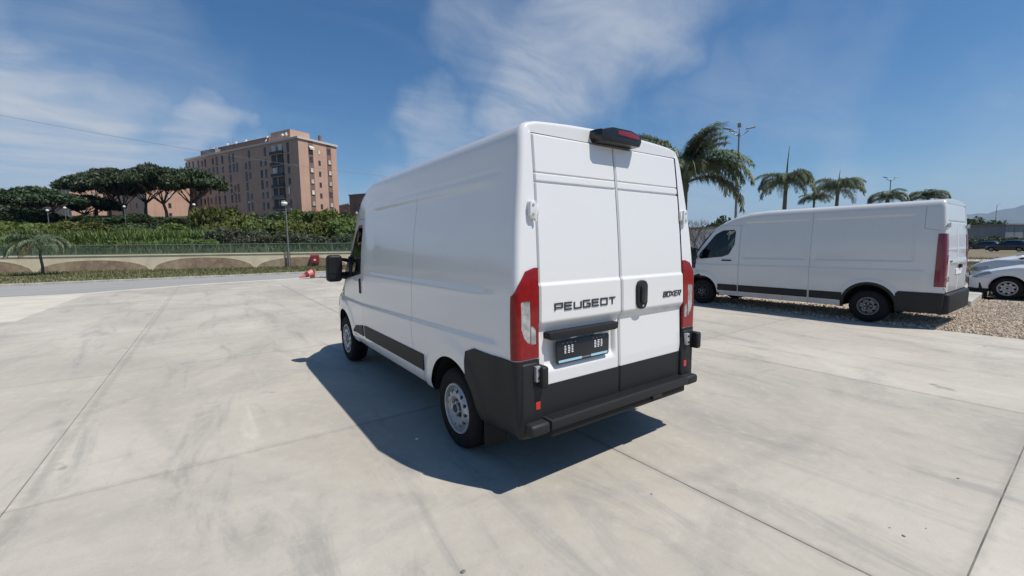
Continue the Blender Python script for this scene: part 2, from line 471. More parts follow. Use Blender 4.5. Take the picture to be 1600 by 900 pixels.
def wheel_meshes(R, rr, wd, nh, hr, cover):
    key = (R, rr, wd, nh, cover)
    if key in _wm: return _wm[key]
    h = wd/2
    tp = [(-h+.012, rr-.006), (-h-.004, rr+.008), (-h-.012, lerp(rr, R, .35)), (-h-.010, lerp(rr, R, .62)), (-h+.004, lerp(rr, R, .84)), (-h+.022, R-.010), (-h+.04, R-.002)]
    x = -h+.04
    for k in range(4):                                            # grooves of the tread
        g = -h+.05+(wd-.10)*(k+.5)/4
        tp += [(g-.008, R), (g-.005, R-.010), (g+.005, R-.010), (g+.008, R)]
    tp += [(-q[0], q[1]) for q in tp[:7][::-1]]
    tyre = lathe('tyre', tp, 64, 35)
    barrel = lathe('rim_barrel', [(-h+.006, rr+.004), (-h-.004, rr-.004), (-h-.002, rr-.016), (-h+.03, rr-.024), (-h+.075, rr-.040), (h-.03, rr-.03), (h-.01, rr)], 56, 30)
    disc = holed_ring('rim_disc', rr*.47, rr*.90, -h-.004, -h+.040, -h-.004, nh, hr)
    hub = lathe('hub', [(-h+.035, rr*.10), (-h-.01, rr*.14), (-h-.012, rr*.22), (-h+.012, rr*.27), (-h+.020, rr*.36), (-h-.002, rr*.47), (-h-.003, rr*.50)], 40, 25)
    back = lathe('brake_drum', [(0, .001), (-.01, rr*.80), (.05, rr*.80)], 32, 30)
    _wm[key] = (tyre, barrel, disc, hub, back); return _wm[key]
def wheel(parent, x, y, R=.345, rr=.215, wd=.215, nh=10, hr=.019, right=False, hubmat=None, alloy=False, rimm=None):
    rm_ = rimm or m_rim
    tyre, barrel, disc, hub, back = wheel_meshes(R, rr, wd, nh, hr, alloy)
    w = obj('wheel', tyre, m_rubber, parent, (x, y, R)); w.rotation_euler = (random.uniform(0, .6), 0, math.pi if right else 0)
    ro = [obj('rim', barrel, m_rim, w), obj('rim_disc', disc, m_rim, w), obj('hub_cap', hub, m_rim, w)]
    for o_ in ro: o_.material_slots[0].link = 'OBJECT'; o_.material_slots[0].material = rm_; obj('brake_drum', back, m_under, w)
    if not alloy:
        h = wd/2
        cap = obj('hub_centre', _hubc(rr, h), m_hub, w)
        for k in range(5):
            an = 2*math.pi*k/5+.3; b = obj('wheel_bolt', _bolt(), m_zinc, w); b.location = (-h+.005, rr*.30*math.cos(an), rr*.30*math.sin(an))
    return w
_c = {}
def _bolt():
    if 'b' not in _c: _c['b'] = lathe('wheel_bolt', [(-.022, .0005), (-.022, .011), (.01, .011)], 6, None)
    return _c['b']
def _hubc(rr, h):
    if ('h', rr) not in _c: _c[('h', rr)] = lathe('hub_centre', [(-h-.012, .0005), (-h-.014, rr*.17), (-h-.006, rr*.20), (-h+.016, rr*.36), (-h+.03, rr*.37)], 24, 30)
    return _c[('h', rr)]
def seat_mesh():
    bm = bmesh.new(); boxbm(bm, -.25, .25, -.26, .26, .72, .86, .05, 3)
    r = bmesh.ops.create_cube(bm, size=1)
    for v in r['verts']: v.co = Vector((v.co.x*.48*(1 if v.co.z < 0 else .85), -.24-v.co.z*.16+v.co.y*.13, 1.16+v.co.z*.66))
    bmesh.ops.bevel(bm, geom=list({e for v in r['verts'] for e in v.link_edges}), offset=.05, segments=3, profile=.5, affect='EDGES')
    boxbm(bm, -.13, .13, -.42, -.31, 1.53, 1.73, .04, 3)
    return bmm('seat', bm, 50)
_seat = seat_mesh()
def steering(parent, x, y, z):
    bm = bmesh.new(); pts = [(x+.19*math.cos(a), y-.07*math.sin(a), z+.17*math.sin(a)) for a in [2*math.pi*k/20 for k in range(21)]]
    tube(bm, pts, .017, 6, False); tube(bm, [(x, y, z), (x, y+.25, z-.14)], .03, 8); tube(bm, [(x-.18, y, z), (x+.18, y, z)], .02, 6)
    return obj('steering_wheel', bmm('steering_wheel', bm, 50), m_trim, parent)
# ------------------------------------------------------------------ panel vans
def shrink(planes, w): return [(Vector(c)-Vector(n)*w, n) for c, n in planes]
def near(poly, m=.12):
    a = min(p[0] for p in poly)-m; b = max(p[0] for p in poly)+m; c = min(p[1] for p in poly)-m; d = max(p[1] for p in poly)+m
    return lambda q: a < q.y < b and c < q.z < d and q.x < -.4
def side_take(bm, poly, gap=.0):
    pl = side_planes(poly); fs = cut(bm, pl, near(poly)); nb = take(bm, fs)
    if gap:
        keep = set(cut(nb, shrink(pl, gap))); bmesh.ops.delete(nb, geom=[f for f in nb.faces if f not in keep], context='FACES')
    return nb
def pair(name, bm, m, parent, smooth=35, off=0, depth=.02, rlabel=None):
    """a part on the left and its mirror image on the right"""
    if depth: thick(bm, off, depth)
    me = bmm(name, bm, smooth); a = obj(name, me, m, parent); b = obj(name, flipx(me, name), m, parent)
    return a, b
def sub(parent_pair, name, bm, m, off=0, depth=.01, smooth=35):
    if depth: thick(bm, off, depth)
    me = bmm(name, bm, smooth); return obj(name, me, m, parent_pair[0]), obj(name, flipx(me, name), m, parent_pair[1])
def rear_door(p, sx, z0, z1, feat, nx=64, nz=420):
    """one leaf of the rear doors; sx=-1 left, +1 right"""
    bm = bmesh.new(); g = []
    for i in range(nx+1):
        c = []
        for j in range(nz+1):
            z = lerp(z0, z1, j/nz); xo = p['dhalf'](z)-.005; x = lerp(.0035, xo, i/nx)
            rd = 0
            ed = min(xo-x, x-.0035, z1-z); rd = .012*(1-min(ed/.012, 1))**2
            c.append(bm.verts.new((sx*x, p['y0'](z)+feat(sx*x, z)+rd-.002, z)))
        g.append(c)
    for A, B in zip(g, g[1:]):
        for j in range(nz): bm.faces.new((A[j], B[j], B[j+1], A[j+1]) if sx > 0 else (A[j], A[j+1], B[j+1], B[j]))
    return bm
def ribbon(bm, pts, t, d, y, closed=False):
    """mitred stroke in the x-z plane, standing proud toward -y"""
    P = [Vector(q) for q in pts]; n = len(P); Lf = []; Rt = []
    for i in range(n):
        a = P[i-1] if (i > 0 or closed) else None; b = P[(i+1) % n] if (i < n-1 or closed) else None
        d1 = (P[i]-a).normalized() if a is not None else None; d2 = (b-P[i]).normalized() if b is not None else None
        if d1 is None: d1 = d2
        if d2 is None: d2 = d1
        n1 = Vector((-d1.y, d1.x)); n2 = Vector((-d2.y, d2.x)); m = (n1+n2).normalized(); k = t/2/max(m.dot(n1), .3)
        Lf.append(P[i]+m*k); Rt.append(P[i]-m*k)
    V = []
    for l, r in zip(Lf, Rt): V.append([bm.verts.new(q) for q in ((l.x, y, l.y), (r.x, y, r.y), (r.x, y-d, r.y), (l.x, y-d, l.y))])
    rg = range(n if closed else n-1)
    for i in rg:
        A = V[i]; B = V[(i+1) % n]
        for k in range(4): bm.faces.new((A[k], A[(k+1) % 4], B[(k+1) % 4], B[k]))
    if not closed: bm.faces.new(V[0]); bm.faces.new(V[-1])
GLY = {'P': [([(0,0),(0,1),(1,1),(1,.40),(.16,.40)], 0)], 'E': [([(1,1),(0,1),(0,0),(1,0)], 0), ([(.14,.5),(.95,.5)], 0)], 'U': [([(0,1),(0,0),(1,0),(1,1)], 0)],
       'G': [([(1,1),(0,1),(0,0),(1,0),(1,.48),(.5,.48)], 0)], 'O': [([(0,0),(0,1),(1,1),(1,0)], 1)], 'T': [([(0,1),(1,1)], 0), ([(.5,.86),(.5,-.1)], 0)],
       'B': [([(0,0),(0,1),(.95,1),(.95,0)], 1), ([(.12,.5),(.85,.5)], 0)], 'X': [([(0,0),(1,1)], 0), ([(0,1),(.40,.60)], 0), ([(.60,.40),(1,0)], 0)],
       'R': [([(0,-.1),(0,1),(1,1),(1,.42),(.14,.42)], 0), ([(.5,.32),(1,-.08)], 0)]}
def word(txt, x0, x1, z, h, y, m, parent, t=.2, gap=.32, shear=0, depth=.005):
    n = len(txt); w = (x1-x0)/(n+(n-1)*gap)
    for i, ch in enumerate(txt):
        bm = bmesh.new(); X = x0+i*w*(1+gap)
        for pts, cl in GLY[ch]: ribbon(bm, [(X+a*w+shear*b*h, z+b*h) for a, b in pts], t*h, depth, y(z), cl)
        bmesh.ops.recalc_face_normals(bm, faces=bm.faces)
        obj('letter', bmm('letter', bm), m, parent)
def make_van(p, name, label, loc):
    T = thing(name, label, 'van', loc)
    WH = p['paint']
    bm = half_shell(p)
    ya, yf = p['axles']; ar = p['arch_r']; az = p['arch_z']
    for cy in (ya, yf):
        poly = arch_poly(cy, az, ar); bmesh.ops.delete(bm, geom=cut(bm, side_planes(poly), near(poly)), context='FACES')
    for poly, lab in p['bumper_side']:
        c = side_take(bm, poly); pair('bumper_corner', c, m_black, T, off=.012, depth=.03)
    # tail lights wrap the rear corner
    tl = take(bm, cut(bm, p['lamp'], lambda c: c.y < .5 and c.x < -.5 and p['lampz'][0]-.1 < c.z < p['lampz'][1]+.1))
    if p['clear']:
        cb = take(tl, cut(tl, rear_planes(p['clear']))); 
        cb2 = take(tl, cut(tl, rear_planes(p['clear2'])))
    tp = pair('tail_light', tl, p['lampmat'], T, off=.010, depth=.03)
    if p['clear']:
        sub(tp, 'reversing_lens', cb, m_clear, .006, .01); sub(tp, 'indicator_lens', cb2, m_clear, .006, .01)
    for poly in p['cladding']:
        c = side_take(bm, poly); pair('side_cladding', c, m_black, T, off=.012, depth=.02)
    # cab door, its window and handle
    dr = side_take(bm, p['cabdoor'], .004)
    fr = side_take(dr, p['window'])
    pl = side_planes(p['window']); gl = take(fr, cut(fr, shrink(pl, p['winframe'])))
    glp = []
    if p['winpost']:
        pa = side_take(gl, p['winpost']); 
    dp = pair('cab_door', dr, WH, T, off=0, depth=.025)
    sub(dp, 'window_frame', fr, m_satin, -.004, .03)
    if p['winpost']: sub(dp, 'window_post', pa, m_satin, -.004, .02)
    thick(gl, -.010, .0); gm = bmm('window_pane', gl, 40)
    for d, me in ((dp[0], gm), (dp[1], flipx(gm, 'window_pane'))): obj('window_pane', me, m_glass, d)
    if p.get('archtrim'):
        for cy in (ya, yf):
            poly = arch_poly(cy, az, ar+.055, .3); c = take(bm, cut(bm, side_planes(poly), near(poly))); pair('arch_trim', c, m_black, T, off=.006, depth=.02)
    for a, b in p['seams']: seam(bm, a, b)
    # windscreen
    ws = take(bm, cut(bm, top_planes(p['windscreen']), lambda c: c.y > p['windscreen'][0][1]-.2 and c.z > 1.0))
    mirrored(ws); thick(ws, -.008, 0); obj('windscreen', bmm('windscreen', ws, 40), m_glass, T)
    # headlights and lower front bumper
    hl = take(bm, cut(bm, side_planes(p['headlight']), lambda c: c.y > p['headlight'][0][0]-.2 and .4 < c.z < 1.4 and c.x < -.25))
    pair('headlight', hl, m_clear, T, off=.004, depth=.02)
    gr = take(bm, [f for f in bm.faces if f.calc_center_median().y > p['axles'][1]+.62 and f.calc_center_median().z < .56]); mirrored(gr); thick(gr, .008, 0)
    obj('front_bumper', bmm('front_bumper', gr, 40), m_black, T)
    mirrored(bm); obj('body_shell', bmm('body_shell', bm, 32), WH, T)
    # dark lining behind the open joints, and the bulkhead behind the seats
    lb = half_shell(p, .12, .06); lb.normal_update()
    bmesh.ops.recalc_face_normals(lb, faces=lb.faces)
    for v in lb.verts: v.co += Vector((.05 if v.co.x < -.05 else 0, .05 if v.co.y < .5 else 0, -.07 if v.co.z > 2.1 else 0))
    for cy in (ya, yf):
        poly = arch_poly(cy, az, ar+.02); bmesh.ops.delete(lb, geom=cut(lb, side_planes(poly), near(poly)), context='FACES')
    bmesh.ops.delete(lb, geom=[f for f in lb.faces if f.calc_center_median().y > p['cabdoor'][0][0]-.02 and f.calc_center_median().z > p['window'][0][1]-.12], context='FACES')
    mirrored(lb); obj('inner_lining', bmm('inner_lining', lb, 40), m_gap, T)
    H = p['prof'][-1][1]; yb = p['cabdoor'][0][0]-.06
    obj('bulkhead', box('bulkhead', -.80, .80, yb-.02, yb, .45, H-.24), m_trim, T)
    obj('rear_inner_panel', box('rear_inner_panel', -.84, .84, .24, .26, .5, H-.24), m_gap, T)
    # floor pan, axles
    fl = bmesh.new(); boxbm(fl, -.80, .80, .12, ya-.5, .42, .50); boxbm(fl, -.60, .60, ya-.5, ya+.5, .44, .52); boxbm(fl, -.86, .86, ya+.5, yf-.5, .30, .42); boxbm(fl, -.55, .55, yf-.5, yf+.8, .26, .40)
    obj('floor_pan', bmm('floor_pan', fl), m_under, T)
    ax = bmesh.new(); tube(ax, [(-.85, ya, .33), (.85, ya, .33)], .045, 10); tube(ax, [(-.55, ya-.75, .42), (-.55, ya+.7, .40)], .03, 8); tube(ax, [(.55, ya-.75, .42), (.55, ya+.7, .40)], .03, 8)
    obj('rear_axle', bmm('rear_axle', ax, 40), m_under, T)
    for cy in (ya, yf):
        lm = liner(cy, az, ar+.012, -p['wx']+.012, -p['wx']+.32); obj('wheel_housing', lm, m_gap, T); obj('wheel_housing', flipx(lm, 'wheel_housing'), m_gap, T)
        for s in (0, 1): wheel(T, (1 if s else -1)*(p['wx']-.108), cy, p['R'], p['rr'], .215, p['nh'], p['hr'], right=bool(s), rimm=(p.get('rim') if cy == ya else m_hub) if p.get('rim') else None)  # van B's front rims take the dark hub colour as painted shade
    # cab inside
    for x in (-.5, .12, .55): obj('seat', _seat, m_seat, T, (x, yb+.50, .12))
    dbm = bmesh.new(); boxbm(dbm, -.86, .86, yb+1.02, yb+1.45, .7, 1.28, .08, 3); obj('dashboard', bmm('dashboard', dbm, 40), m_trim, T)
    steering(T, -.5, yb+.93, 1.28)
    return T
def van_mirror(T, x, y, z, s, w=.22, h=.38):
    bm = boxbm(bmesh.new(), x-w/2, x+w/2, y-.05, y+.10, z-h/2, z+h/2, .055, 4)
    for v in bm.verts:
        if v.co.z > z: v.co.x += -s*.0+ (v.co.z-z)*.06*(-s)
    m = obj('door_mirror', bmm('door_mirror', bm, 50), m_black, T)
    g = bmesh.new(); boxbm(g, x-w/2+.025, x+w/2-.025, y-.056, y-.051, z-h/2+.12, z+h/2-.03, .002); obj('mirror_glass', bmm('mirror_glass', g), m_satin, m)
    a = bmesh.new(); xi = s*.93
    a.free(); obj('mirror_arm', tubem('mirror_arm', [(x-s*w*.35, y+.03, z-.10), (xi, y+.10, z-.12)], [.045, .06], 8), m_black, m); obj('mirror_arm', tubem('mirror_arm', [(x-s*w*.40, y+.03, z+.13), (xi, y+.06, z+.10)], [.022, .03], 8), m_black, m)
    return m
# ---- van A: the white van in the foreground
def y0A(z): return .10+.10*max(0, (z-1.2)/1.25)**1.6
def dispA(y, z):
    d = 0
    m = ss(y, .20, .70)*(1-ss(y, 3.0, 3.35))
    d += .010*m*ss(z, 1.37, 1.405)*(1-ss(z, 2.13, 2.175))
    m2 = ss(y, .20, .34)*(1-ss(y, 3.27, 3.36)); d += .004*m2*ss(z, 2.205, 2.22)*(1-ss(z, 2.23, 2.245))
    zc = lerp(1.06, .985, min(max(y/3.5, 0), 1)); d -= .015*(1-ss(z, zc-.045, zc+.012))*ss(y, .16, .34)
    for cy in (1.015, 4.465): d -= .014*(1-ss(math.hypot(y-cy, z-.36), .54, .63))
    d += .012*(1-ss(z, .42, .50))
    return d
PA = dict(paint=m_white, len=5.413, ry=.045, zb=.40, rx=lambda n: .028+.012*abs(n), y0=y0A, disp=dispA,
    prof=[(.88,.40),(.955,.405),(.985,.44),(1.0,.6),(1.016,.9),(1.02,1.1),(1.014,1.4),(.988,1.75),(.948,2.05),(.918,2.27),(.900,2.40),(.880,2.475),(.845,2.523),(.78,2.545),(.70,2.557),(.40,2.575),(0,2.585)],
    top=[(0,2.585),(3.20,2.585),(3.50,2.545),(3.80,2.43),(4.02,2.25),(4.25,2.02),(4.5,1.72),(4.78,1.38),(4.95,1.24),(5.15,1.13),(5.28,1.03),(5.36,.92),(5.42,.80)],
    wid=[(0,1),(3.4,1),(4.0,.985),(4.6,.97),(4.95,.93),(5.15,.87),(5.28,.79),(5.37,.66),(5.42,.5)],
    door=lambda w, z: (min(w, .835-.025*max(0, (z-1.2)/1.2)), min(z, 2.465)), dhalf=lambda z: .835-.025*max(0, (z-1.2)/1.2)-.004,
    axles=(1.015, 4.465), arch_r=.425, arch_z=.37, wx=.985, R=.345, rr=.213, nh=12, hr=.017,
    bumper_side=[([(-.1,.30),(-.1,.945),(.62,.945),(.74,.90),(.745,.30)], None)],
    lamp=[((0,.149,0),(0,1,0)), ((0,0,.955),(0,0,-1)), ((0,0,1.562),(0,0,1)), ((-1.022,0,1.36),Vector((-.10,0,.035)).normalized()), ((-.985,0,1.46),Vector((-.08,0,.055)).normalized()), ((-.93,0,1.54),Vector((-.022,0,.07)).normalized())], lampz=(.95,1.56), lampmat=m_red,
    clear=[(-.978,1.16),(-.978,1.335),(-.97,1.345),(-.90,1.345),(-.90,1.055),(-.925,1.065),(-.955,1.10)], clear2=[(-.899,1.052),(-.899,1.195),(-.88,1.175),(-.852,1.17),(-.852,1.05)],
    cabdoor=[(3.455,.50),(3.455,2.06),(3.80,2.08),(4.02,1.97),(4.47,1.42),(4.47,.86),(4.02,.50)],
    window=[(3.52,1.36),(3.52,1.93),(3.58,1.99),(3.78,2.0),(3.96,1.90),(4.42,1.36),(4.42,1.28),(4.36,1.25)], winframe=.035, winpost=[(4.06,1.0),(4.06,2.1),(4.11,2.1),(4.11,1.0)],
    cladding=[[(1.575,.545),(1.575,.70),(3.41,.70),(3.41,.545)], [(3.50,.545),(3.50,.69),(3.86,.64),(3.96,.56),(3.96,.545)]],
    seams=[((1.83,.48),(1.83,2.17))], windscreen=[(-1.2,4.10),(-1.2,4.83),(.1,4.86),(.1,3.98)],
    headlight=[(4.93,.78),(4.93,.95),(5.02,1.06),(5.5,.98),(5.5,.76)])
def feat(sx):
    def f(x, z):
        v = -.014*(1-ss(z, 1.435, 1.462))+.034*(1-ss(z, 1.125, 1.20))-.012*min(max((1.12-z)/.3, 0), 1)
        e = ss(abs(x), .012, .03)*(1-ss(abs(x), .80, .815))
        v += e*(.010*(ss(z, 2.190, 2.194)-ss(z, 2.199, 2.203))+.013*(ss(z, 2.126, 2.131)-ss(z, 2.140, 2.146)))
        if sx < 0:
            v += .030*(ss(x, -.775, -.745)-ss(x, -.075, -.045))*ss(z, .825, .90)*(1-ss(z, 1.108, 1.118))
        return v
    return f
vanA = make_van(PA, 'cargo_van', 'white high-roof van in the foreground, rear doors lettered PEUGEOT and BOXER', (0, 0, 0))
for sx in (-1, 1):
    d = rear_door(PA, sx, .52, 2.459, feat(sx)); yD = lambda z: y0A(z)+feat(sx)(.4*sx if sx > 0 else -.03, z)-.002
    low = take(d, cut(d, [((0,0,.745),(0,0,1))])); thick(d, 0, .03)
    D_ = obj('rear_door', bmm('rear_door', d, 30), m_white, vanA)
    thick(low, .006, .03); obj('lower_trim', bmm('lower_trim', low, 30), m_black, D_)
    if sx < 0:
        word('PEUGEOT', -.695, -.085, 1.262, .046, yD, m_letter, D_, .24, .36)
        obj('plate_garnish', prism('plate_garnish', [(-.765,1.118),(-.065,1.118),(-.072,1.07),(-.10,1.062),(-.735,1.062),(-.76,1.07)], .060, .13, 'y', .006), m_black, D_)
        for x in (-.53, -.29): obj('plate_lamp', box('plate_lamp', x-.03, x+.03, .07, .11, 1.052, 1.066, .003), m_clear, D_)
        P_ = obj('number_plate', prism('number_plate', [(-.672,.885),(-.672,1.025),(-.66,1.037),(-.152,1.037),(-.14,1.025),(-.14,.885),(-.152,.873),(-.66,.873)], .092, .104, 'y', .002), m_platek, D_)
        obj('plate_strip', box('plate_strip', -.655, -.43, .0895, .093, .884, .900), m_strip, P_); obj('plate_strip', box('plate_strip', -.335, -.157, .0895, .093, .884, .900), m_strip, P_)
        rnd = random.Random(4)
        for bx in (-.60, -.30):                                      # the two blocks of small illegible print
            pb = bmesh.new()
            for cx in range(3):
                for r in range(5):
                    w = rnd.uniform(.014, .021); boxbm(pb, bx+cx*.034, bx+cx*.034+w, .0900, .0925, .945+r*.012, .951+r*.012)
            tag(obj('plate_print', bmm('plate_print', pb), m_print, P_), None, None, kind='stuff')
            pb = bmesh.new()
            for cx in range(4): boxbm(pb, bx-.02+cx*.04, bx-.008+cx*.04, .0905, .0925, 1.016, 1.021)
            tag(obj('plate_print', bmm('plate_print', pb), m_printg, P_), None, None, kind='stuff')
        pb = bmesh.new()
        for k in range(7): boxbm(pb, -.425+k*.0125, -.417+k*.0125, .0905, .0925, .886, .897)
        tag(obj('plate_print', bmm('plate_print', pb), m_printg, P_), None, None, kind='stuff')
    else:
        word('BOXER', .520, .765, 1.262, .040, yD, m_letter, D_, .22, .42, .25)
        hb = prism('handle_cup', [(.165,1.24),(.165,1.38),(.185,1.41),(.215,1.42),(.245,1.42),(.275,1.41),(.295,1.38),(.295,1.24),(.275,1.20),(.25,1.188),(.21,1.188),(.185,1.20)], yD(1.3)-.018, yD(1.3)+.02, 'y', .006)
        h = obj('door_handle', hb, m_black, D_)
        obj('handle_grip', prism('handle_grip', [(.20,1.25),(.20,1.37),(.23,1.39),(.262,1.37),(.262,1.25),(.23,1.235)], yD(1.3)-.034, yD(1.3)-.012, 'y', .006), m_satin, h)
        obj('lock_barrel', tubem('lock_barrel', [(.23, yD(1.3)-.024, 1.215), (.23, yD(1.3), 1.215)], .010, 10), m_zinc, h)
    # hinges on the door frame
    for z in (1.94,):
        y = y0A(z)
        hp = [(.838,z-.055),(.834,z+.05),(.845,z+.065),(.872,z+.065),(.884,z+.05),(.886,z-.03),(.872,z-.055)]
        hg = obj('hinge', prism('hinge', [(sx*a, b) for a, b in hp], y-.034, y+.02, 'y', .006), m_white, vanA)
        for dz in (-.028, .035): obj('hinge_bolt', tubem('hinge_bolt', [(sx*.860, y-.037, z+dz), (sx*.860, y-.030, z+dz)], .010, 10), m_zinc, hg)
        obj('hinge_arm', box('hinge_arm', *sorted((sx*.80, sx*.845)), y-.022, y-.004, z-.03, z+.045, .005, 2), m_white, hg)
        tubem_ = tubem('hinge_pin', [(sx*.836, y-.026, z-.07), (sx*.836, y-.026, z+.06)], .009, 8); obj('hinge_pin', tubem_, m_white, hg)
    hg = obj('lower_hinge', box('lower_hinge', *sorted((sx*.845, sx*.885)), .052, .11, .80, .905, .004, 2), m_zinc, vanA)
    for dz in (.825, .88): obj('hinge_bolt', tubem('hinge_bolt', [(sx*.865, .045, dz), (sx*.865, .056, dz)], .009, 8), m_under, hg)
    obj('door_buffer', box('door_buffer', *sorted((sx*(.80 if sx < 0 else .96), sx*(.86 if sx < 0 else 1.025))), .02, .12, .755, .905, .018, 3), m_black, vanA)
    obj('bumper_end', box('bumper_end', *sorted((sx*.795, sx*.965)), .004, .20, .445, .525, .025, 3), m_black, vanA)
    rf = obj('reflector', box('reflector', *sorted((sx*.835, sx*.875)), .071, .082, .60, .655, .003), m_reflector, vanA)
    # inner face of the bumper corner beside the doors
    obj('bumper_cheek', prism('bumper_cheek', [(sx*.985,.42),(sx*.985,.93),(sx*.845,.93),(sx*.80,.74),(sx*.80,.42)], .078, .16, 'y', .02, 3), m_black, vanA)
st = bmesh.new(); boxbm(st, -.80, .80, -.005, .135, .462, .530, .012, 2)
stp = obj('rear_step', bmm('rear_step', st, 40), m_black, vanA)
for k in range(5):
    y = .022+k*.020
    obj('step_rib', box('step_rib', -.77, .77, y, y+.010, .5305, .5355), m_black, stp)
obj('bumper_skirt', box('bumper_skirt', -.78, .78, .02, .14, .40, .461, .01, 2), m_under, vanA)
obj('tow_hook_cover', box('tow_hook_cover', .30, .42, -.003, .03, .43, .461, .004), m_under, vanA)
# high brake light
bl = bmesh.new()
def hexa(y, s, dz): return [bl.verts.new((a*s, y, b+dz)) for a, b in ((-.215,2.466),(.215,2.466),(.24,2.505),(.235,2.552),(.11,2.578),(-.11,2.578),(-.235,2.552),(-.24,2.505))]
A_, B_, C_ = hexa(.42, 1.0, .005), hexa(.155, 1.0, 0), hexa(.105, .93, -.003)
for U, V in ((A_, B_), (B_, C_)):
    for k in range(8): bl.faces.new((U[k], U[(k+1) % 8], V[(k+1) % 8], V[k]))
bl.faces.new(C_); bmesh.ops.recalc_face_normals(bl, faces=bl.faces)
bmesh.ops.bevel(bl, geom=[e for e in bl.edges if not e.is_boundary], offset=.006, segments=2, profile=.5, affect='EDGES')
bo = obj('high_brake_light', bmm('high_brake_light', bl, 40), m_satin, vanA)
obj('brake_lens', prism('brake_lens', [(-.06,2.526),(-.05,2.557),(.09,2.562),(.185,2.543),(.195,2.521),(.17,2.514)], .099, .12, 'y', .003), m_brake, bo)
obj('camera_eye', tubem('camera_eye', [(-.12, .102, 2.489), (-.12, .115, 2.489)], .012, 12), m_gap, bo)
for s in (-1, 1):
    van_mirror(vanA, s*1.165, 4.26, 1.41, s, .21)
    obj('mirror_base', prism('mirror_base', [(4.10,1.27),(4.10,1.50),(4.16,1.58),(4.44,1.30),(4.40,1.25)], s*.955, s*.99, 'x', .006), m_satin, vanA)
    obj('door_handle', box('door_handle', *sorted((s*1.0, s*1.032)), 3.53, 3.585, 1.10, 1.30, .018, 3), m_black, vanA)
    mf = obj('mud_flap', box('mud_flap', *sorted((s*.78, s*.985)), .56, .568, .17, .47, .002), m_under, vanA)
obj('exhaust_pipe', tubem('exhaust_pipe', [(-.62, 1.5, .30), (-.66, .75, .31), (-.72, .50, .33), (-.76, .36, .335)], .024, 10), m_under, vanA)
# ---- van B: the long white van parked on the right
def y0B(z): return .08+.09*max(0, (z-1.3)/1.2)**1.5
def dispB(y, z):
    m = ss(y, .48, .53)*(1-ss(y, 2.20, 2.25))+ss(y, 2.38, 2.43)*(1-ss(y, 3.80, 3.85))
    d = .012*m*ss(z, 1.29, 1.325)*(1-ss(z, 2.20, 2.24))
    d -= .012*(1-ss(z, 1.10, 1.16))*ss(y, .2, .4)
    for cy in (1.20, 4.93): d -= .018*(1-ss(math.hypot(y-cy, z-.36), .52, .62))
    d += .02*(1-ss(z, .34, .44)); return d
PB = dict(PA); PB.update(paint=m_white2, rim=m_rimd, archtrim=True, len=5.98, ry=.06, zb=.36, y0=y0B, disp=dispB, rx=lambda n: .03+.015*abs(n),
    prof=[(.90,.29),(.965,.30),(.995,.34),(1.015,.6),(1.03,.95),(1.03,1.25),(1.012,1.65),(.975,2.05),(.953,2.25),(.935,2.38),(.89,2.46),(.80,2.495),(.62,2.512),(.3,2.53),(0,2.535)],
    top=[(0,2.535),(3.3,2.535),(3.7,2.51),(4.1,2.43),(4.4,2.31),(4.7,2.12),(4.95,1.88),(5.15,1.62),(5.3,1.40),(5.5,1.23),(5.75,1.08),(5.9,.95),(5.98,.8)],
    wid=[(0,1),(3.9,1),(4.6,.98),(5.2,.96),(5.5,.92),(5.7,.86),(5.85,.78),(5.94,.66),(5.99,.5)],
    door=lambda w, z: (min(w, .87-.03*max(0, (z-1.2)/1.2)), min(z, 2.42)), dhalf=lambda z: .87-.03*max(0, (z-1.2)/1.2)-.004,
    axles=(1.20, 4.93), arch_r=.435, arch_z=.37, wx=1.0, R=.345, rr=.19, nh=6, hr=.022,
    bumper_side=[([(-.1,.2),(-.1,.71),(.72,.71),(.765,.66),(.765,.2)], None)],
    lamp=[((0,.215,0),(0,1,0)), ((0,0,.83),(0,0,-1)), ((0,0,1.84),(0,0,1)), ((0,.05,1.2),Vector((.0,-1,.0)).normalized())], lampz=(.83,1.84), lampmat=m_redd, clear=None, clear2=None,
    cabdoor=[(3.93,.36),(3.93,2.16),(4.45,2.17),(4.68,2.04),(5.16,1.44),(5.16,1.0),(4.55,.36)],
    window=[(4.06,1.66),(4.05,2.0),(4.10,2.05),(4.42,2.04),(4.62,1.94),(5.06,1.42),(5.08,1.33),(5.02,1.27),(4.38,1.335),(4.20,1.40)], winframe=.022, winpost=[(4.63,1.0),(4.56,2.1),(4.60,2.1),(4.67,1.0)],
    cladding=[[(1.66,.435),(1.66,.605),(2.29,.605),(2.29,.435)], [(2.33,.435),(2.33,.605),(3.915,.605),(3.915,.435)], [(3.945,.435),(3.945,.605),(4.47,.605),(4.47,.435)]],
    seams=[((2.31,.32),(2.31,2.38)), ((3.915,.36),(3.915,2.2)), ((.42,1.95),(.42,2.36)), ((.42,1.95),(.20,1.90))], windscreen=[(-1.2,4.72),(-1.2,5.40),(.1,5.46),(.1,4.55)],
    headlight=[(5.55,.80),(5.55,1.0),(5.66,1.08),(6.1,.95),(6.1,.76)])
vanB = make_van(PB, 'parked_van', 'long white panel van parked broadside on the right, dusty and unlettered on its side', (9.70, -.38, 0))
def featB(x, z): return -.02*(1-ss(z, 1.25, 1.40))+.010*(ss(z, 2.06, 2.068)-ss(z, 2.082, 2.09))*(1-ss(abs(x), .78, .80))
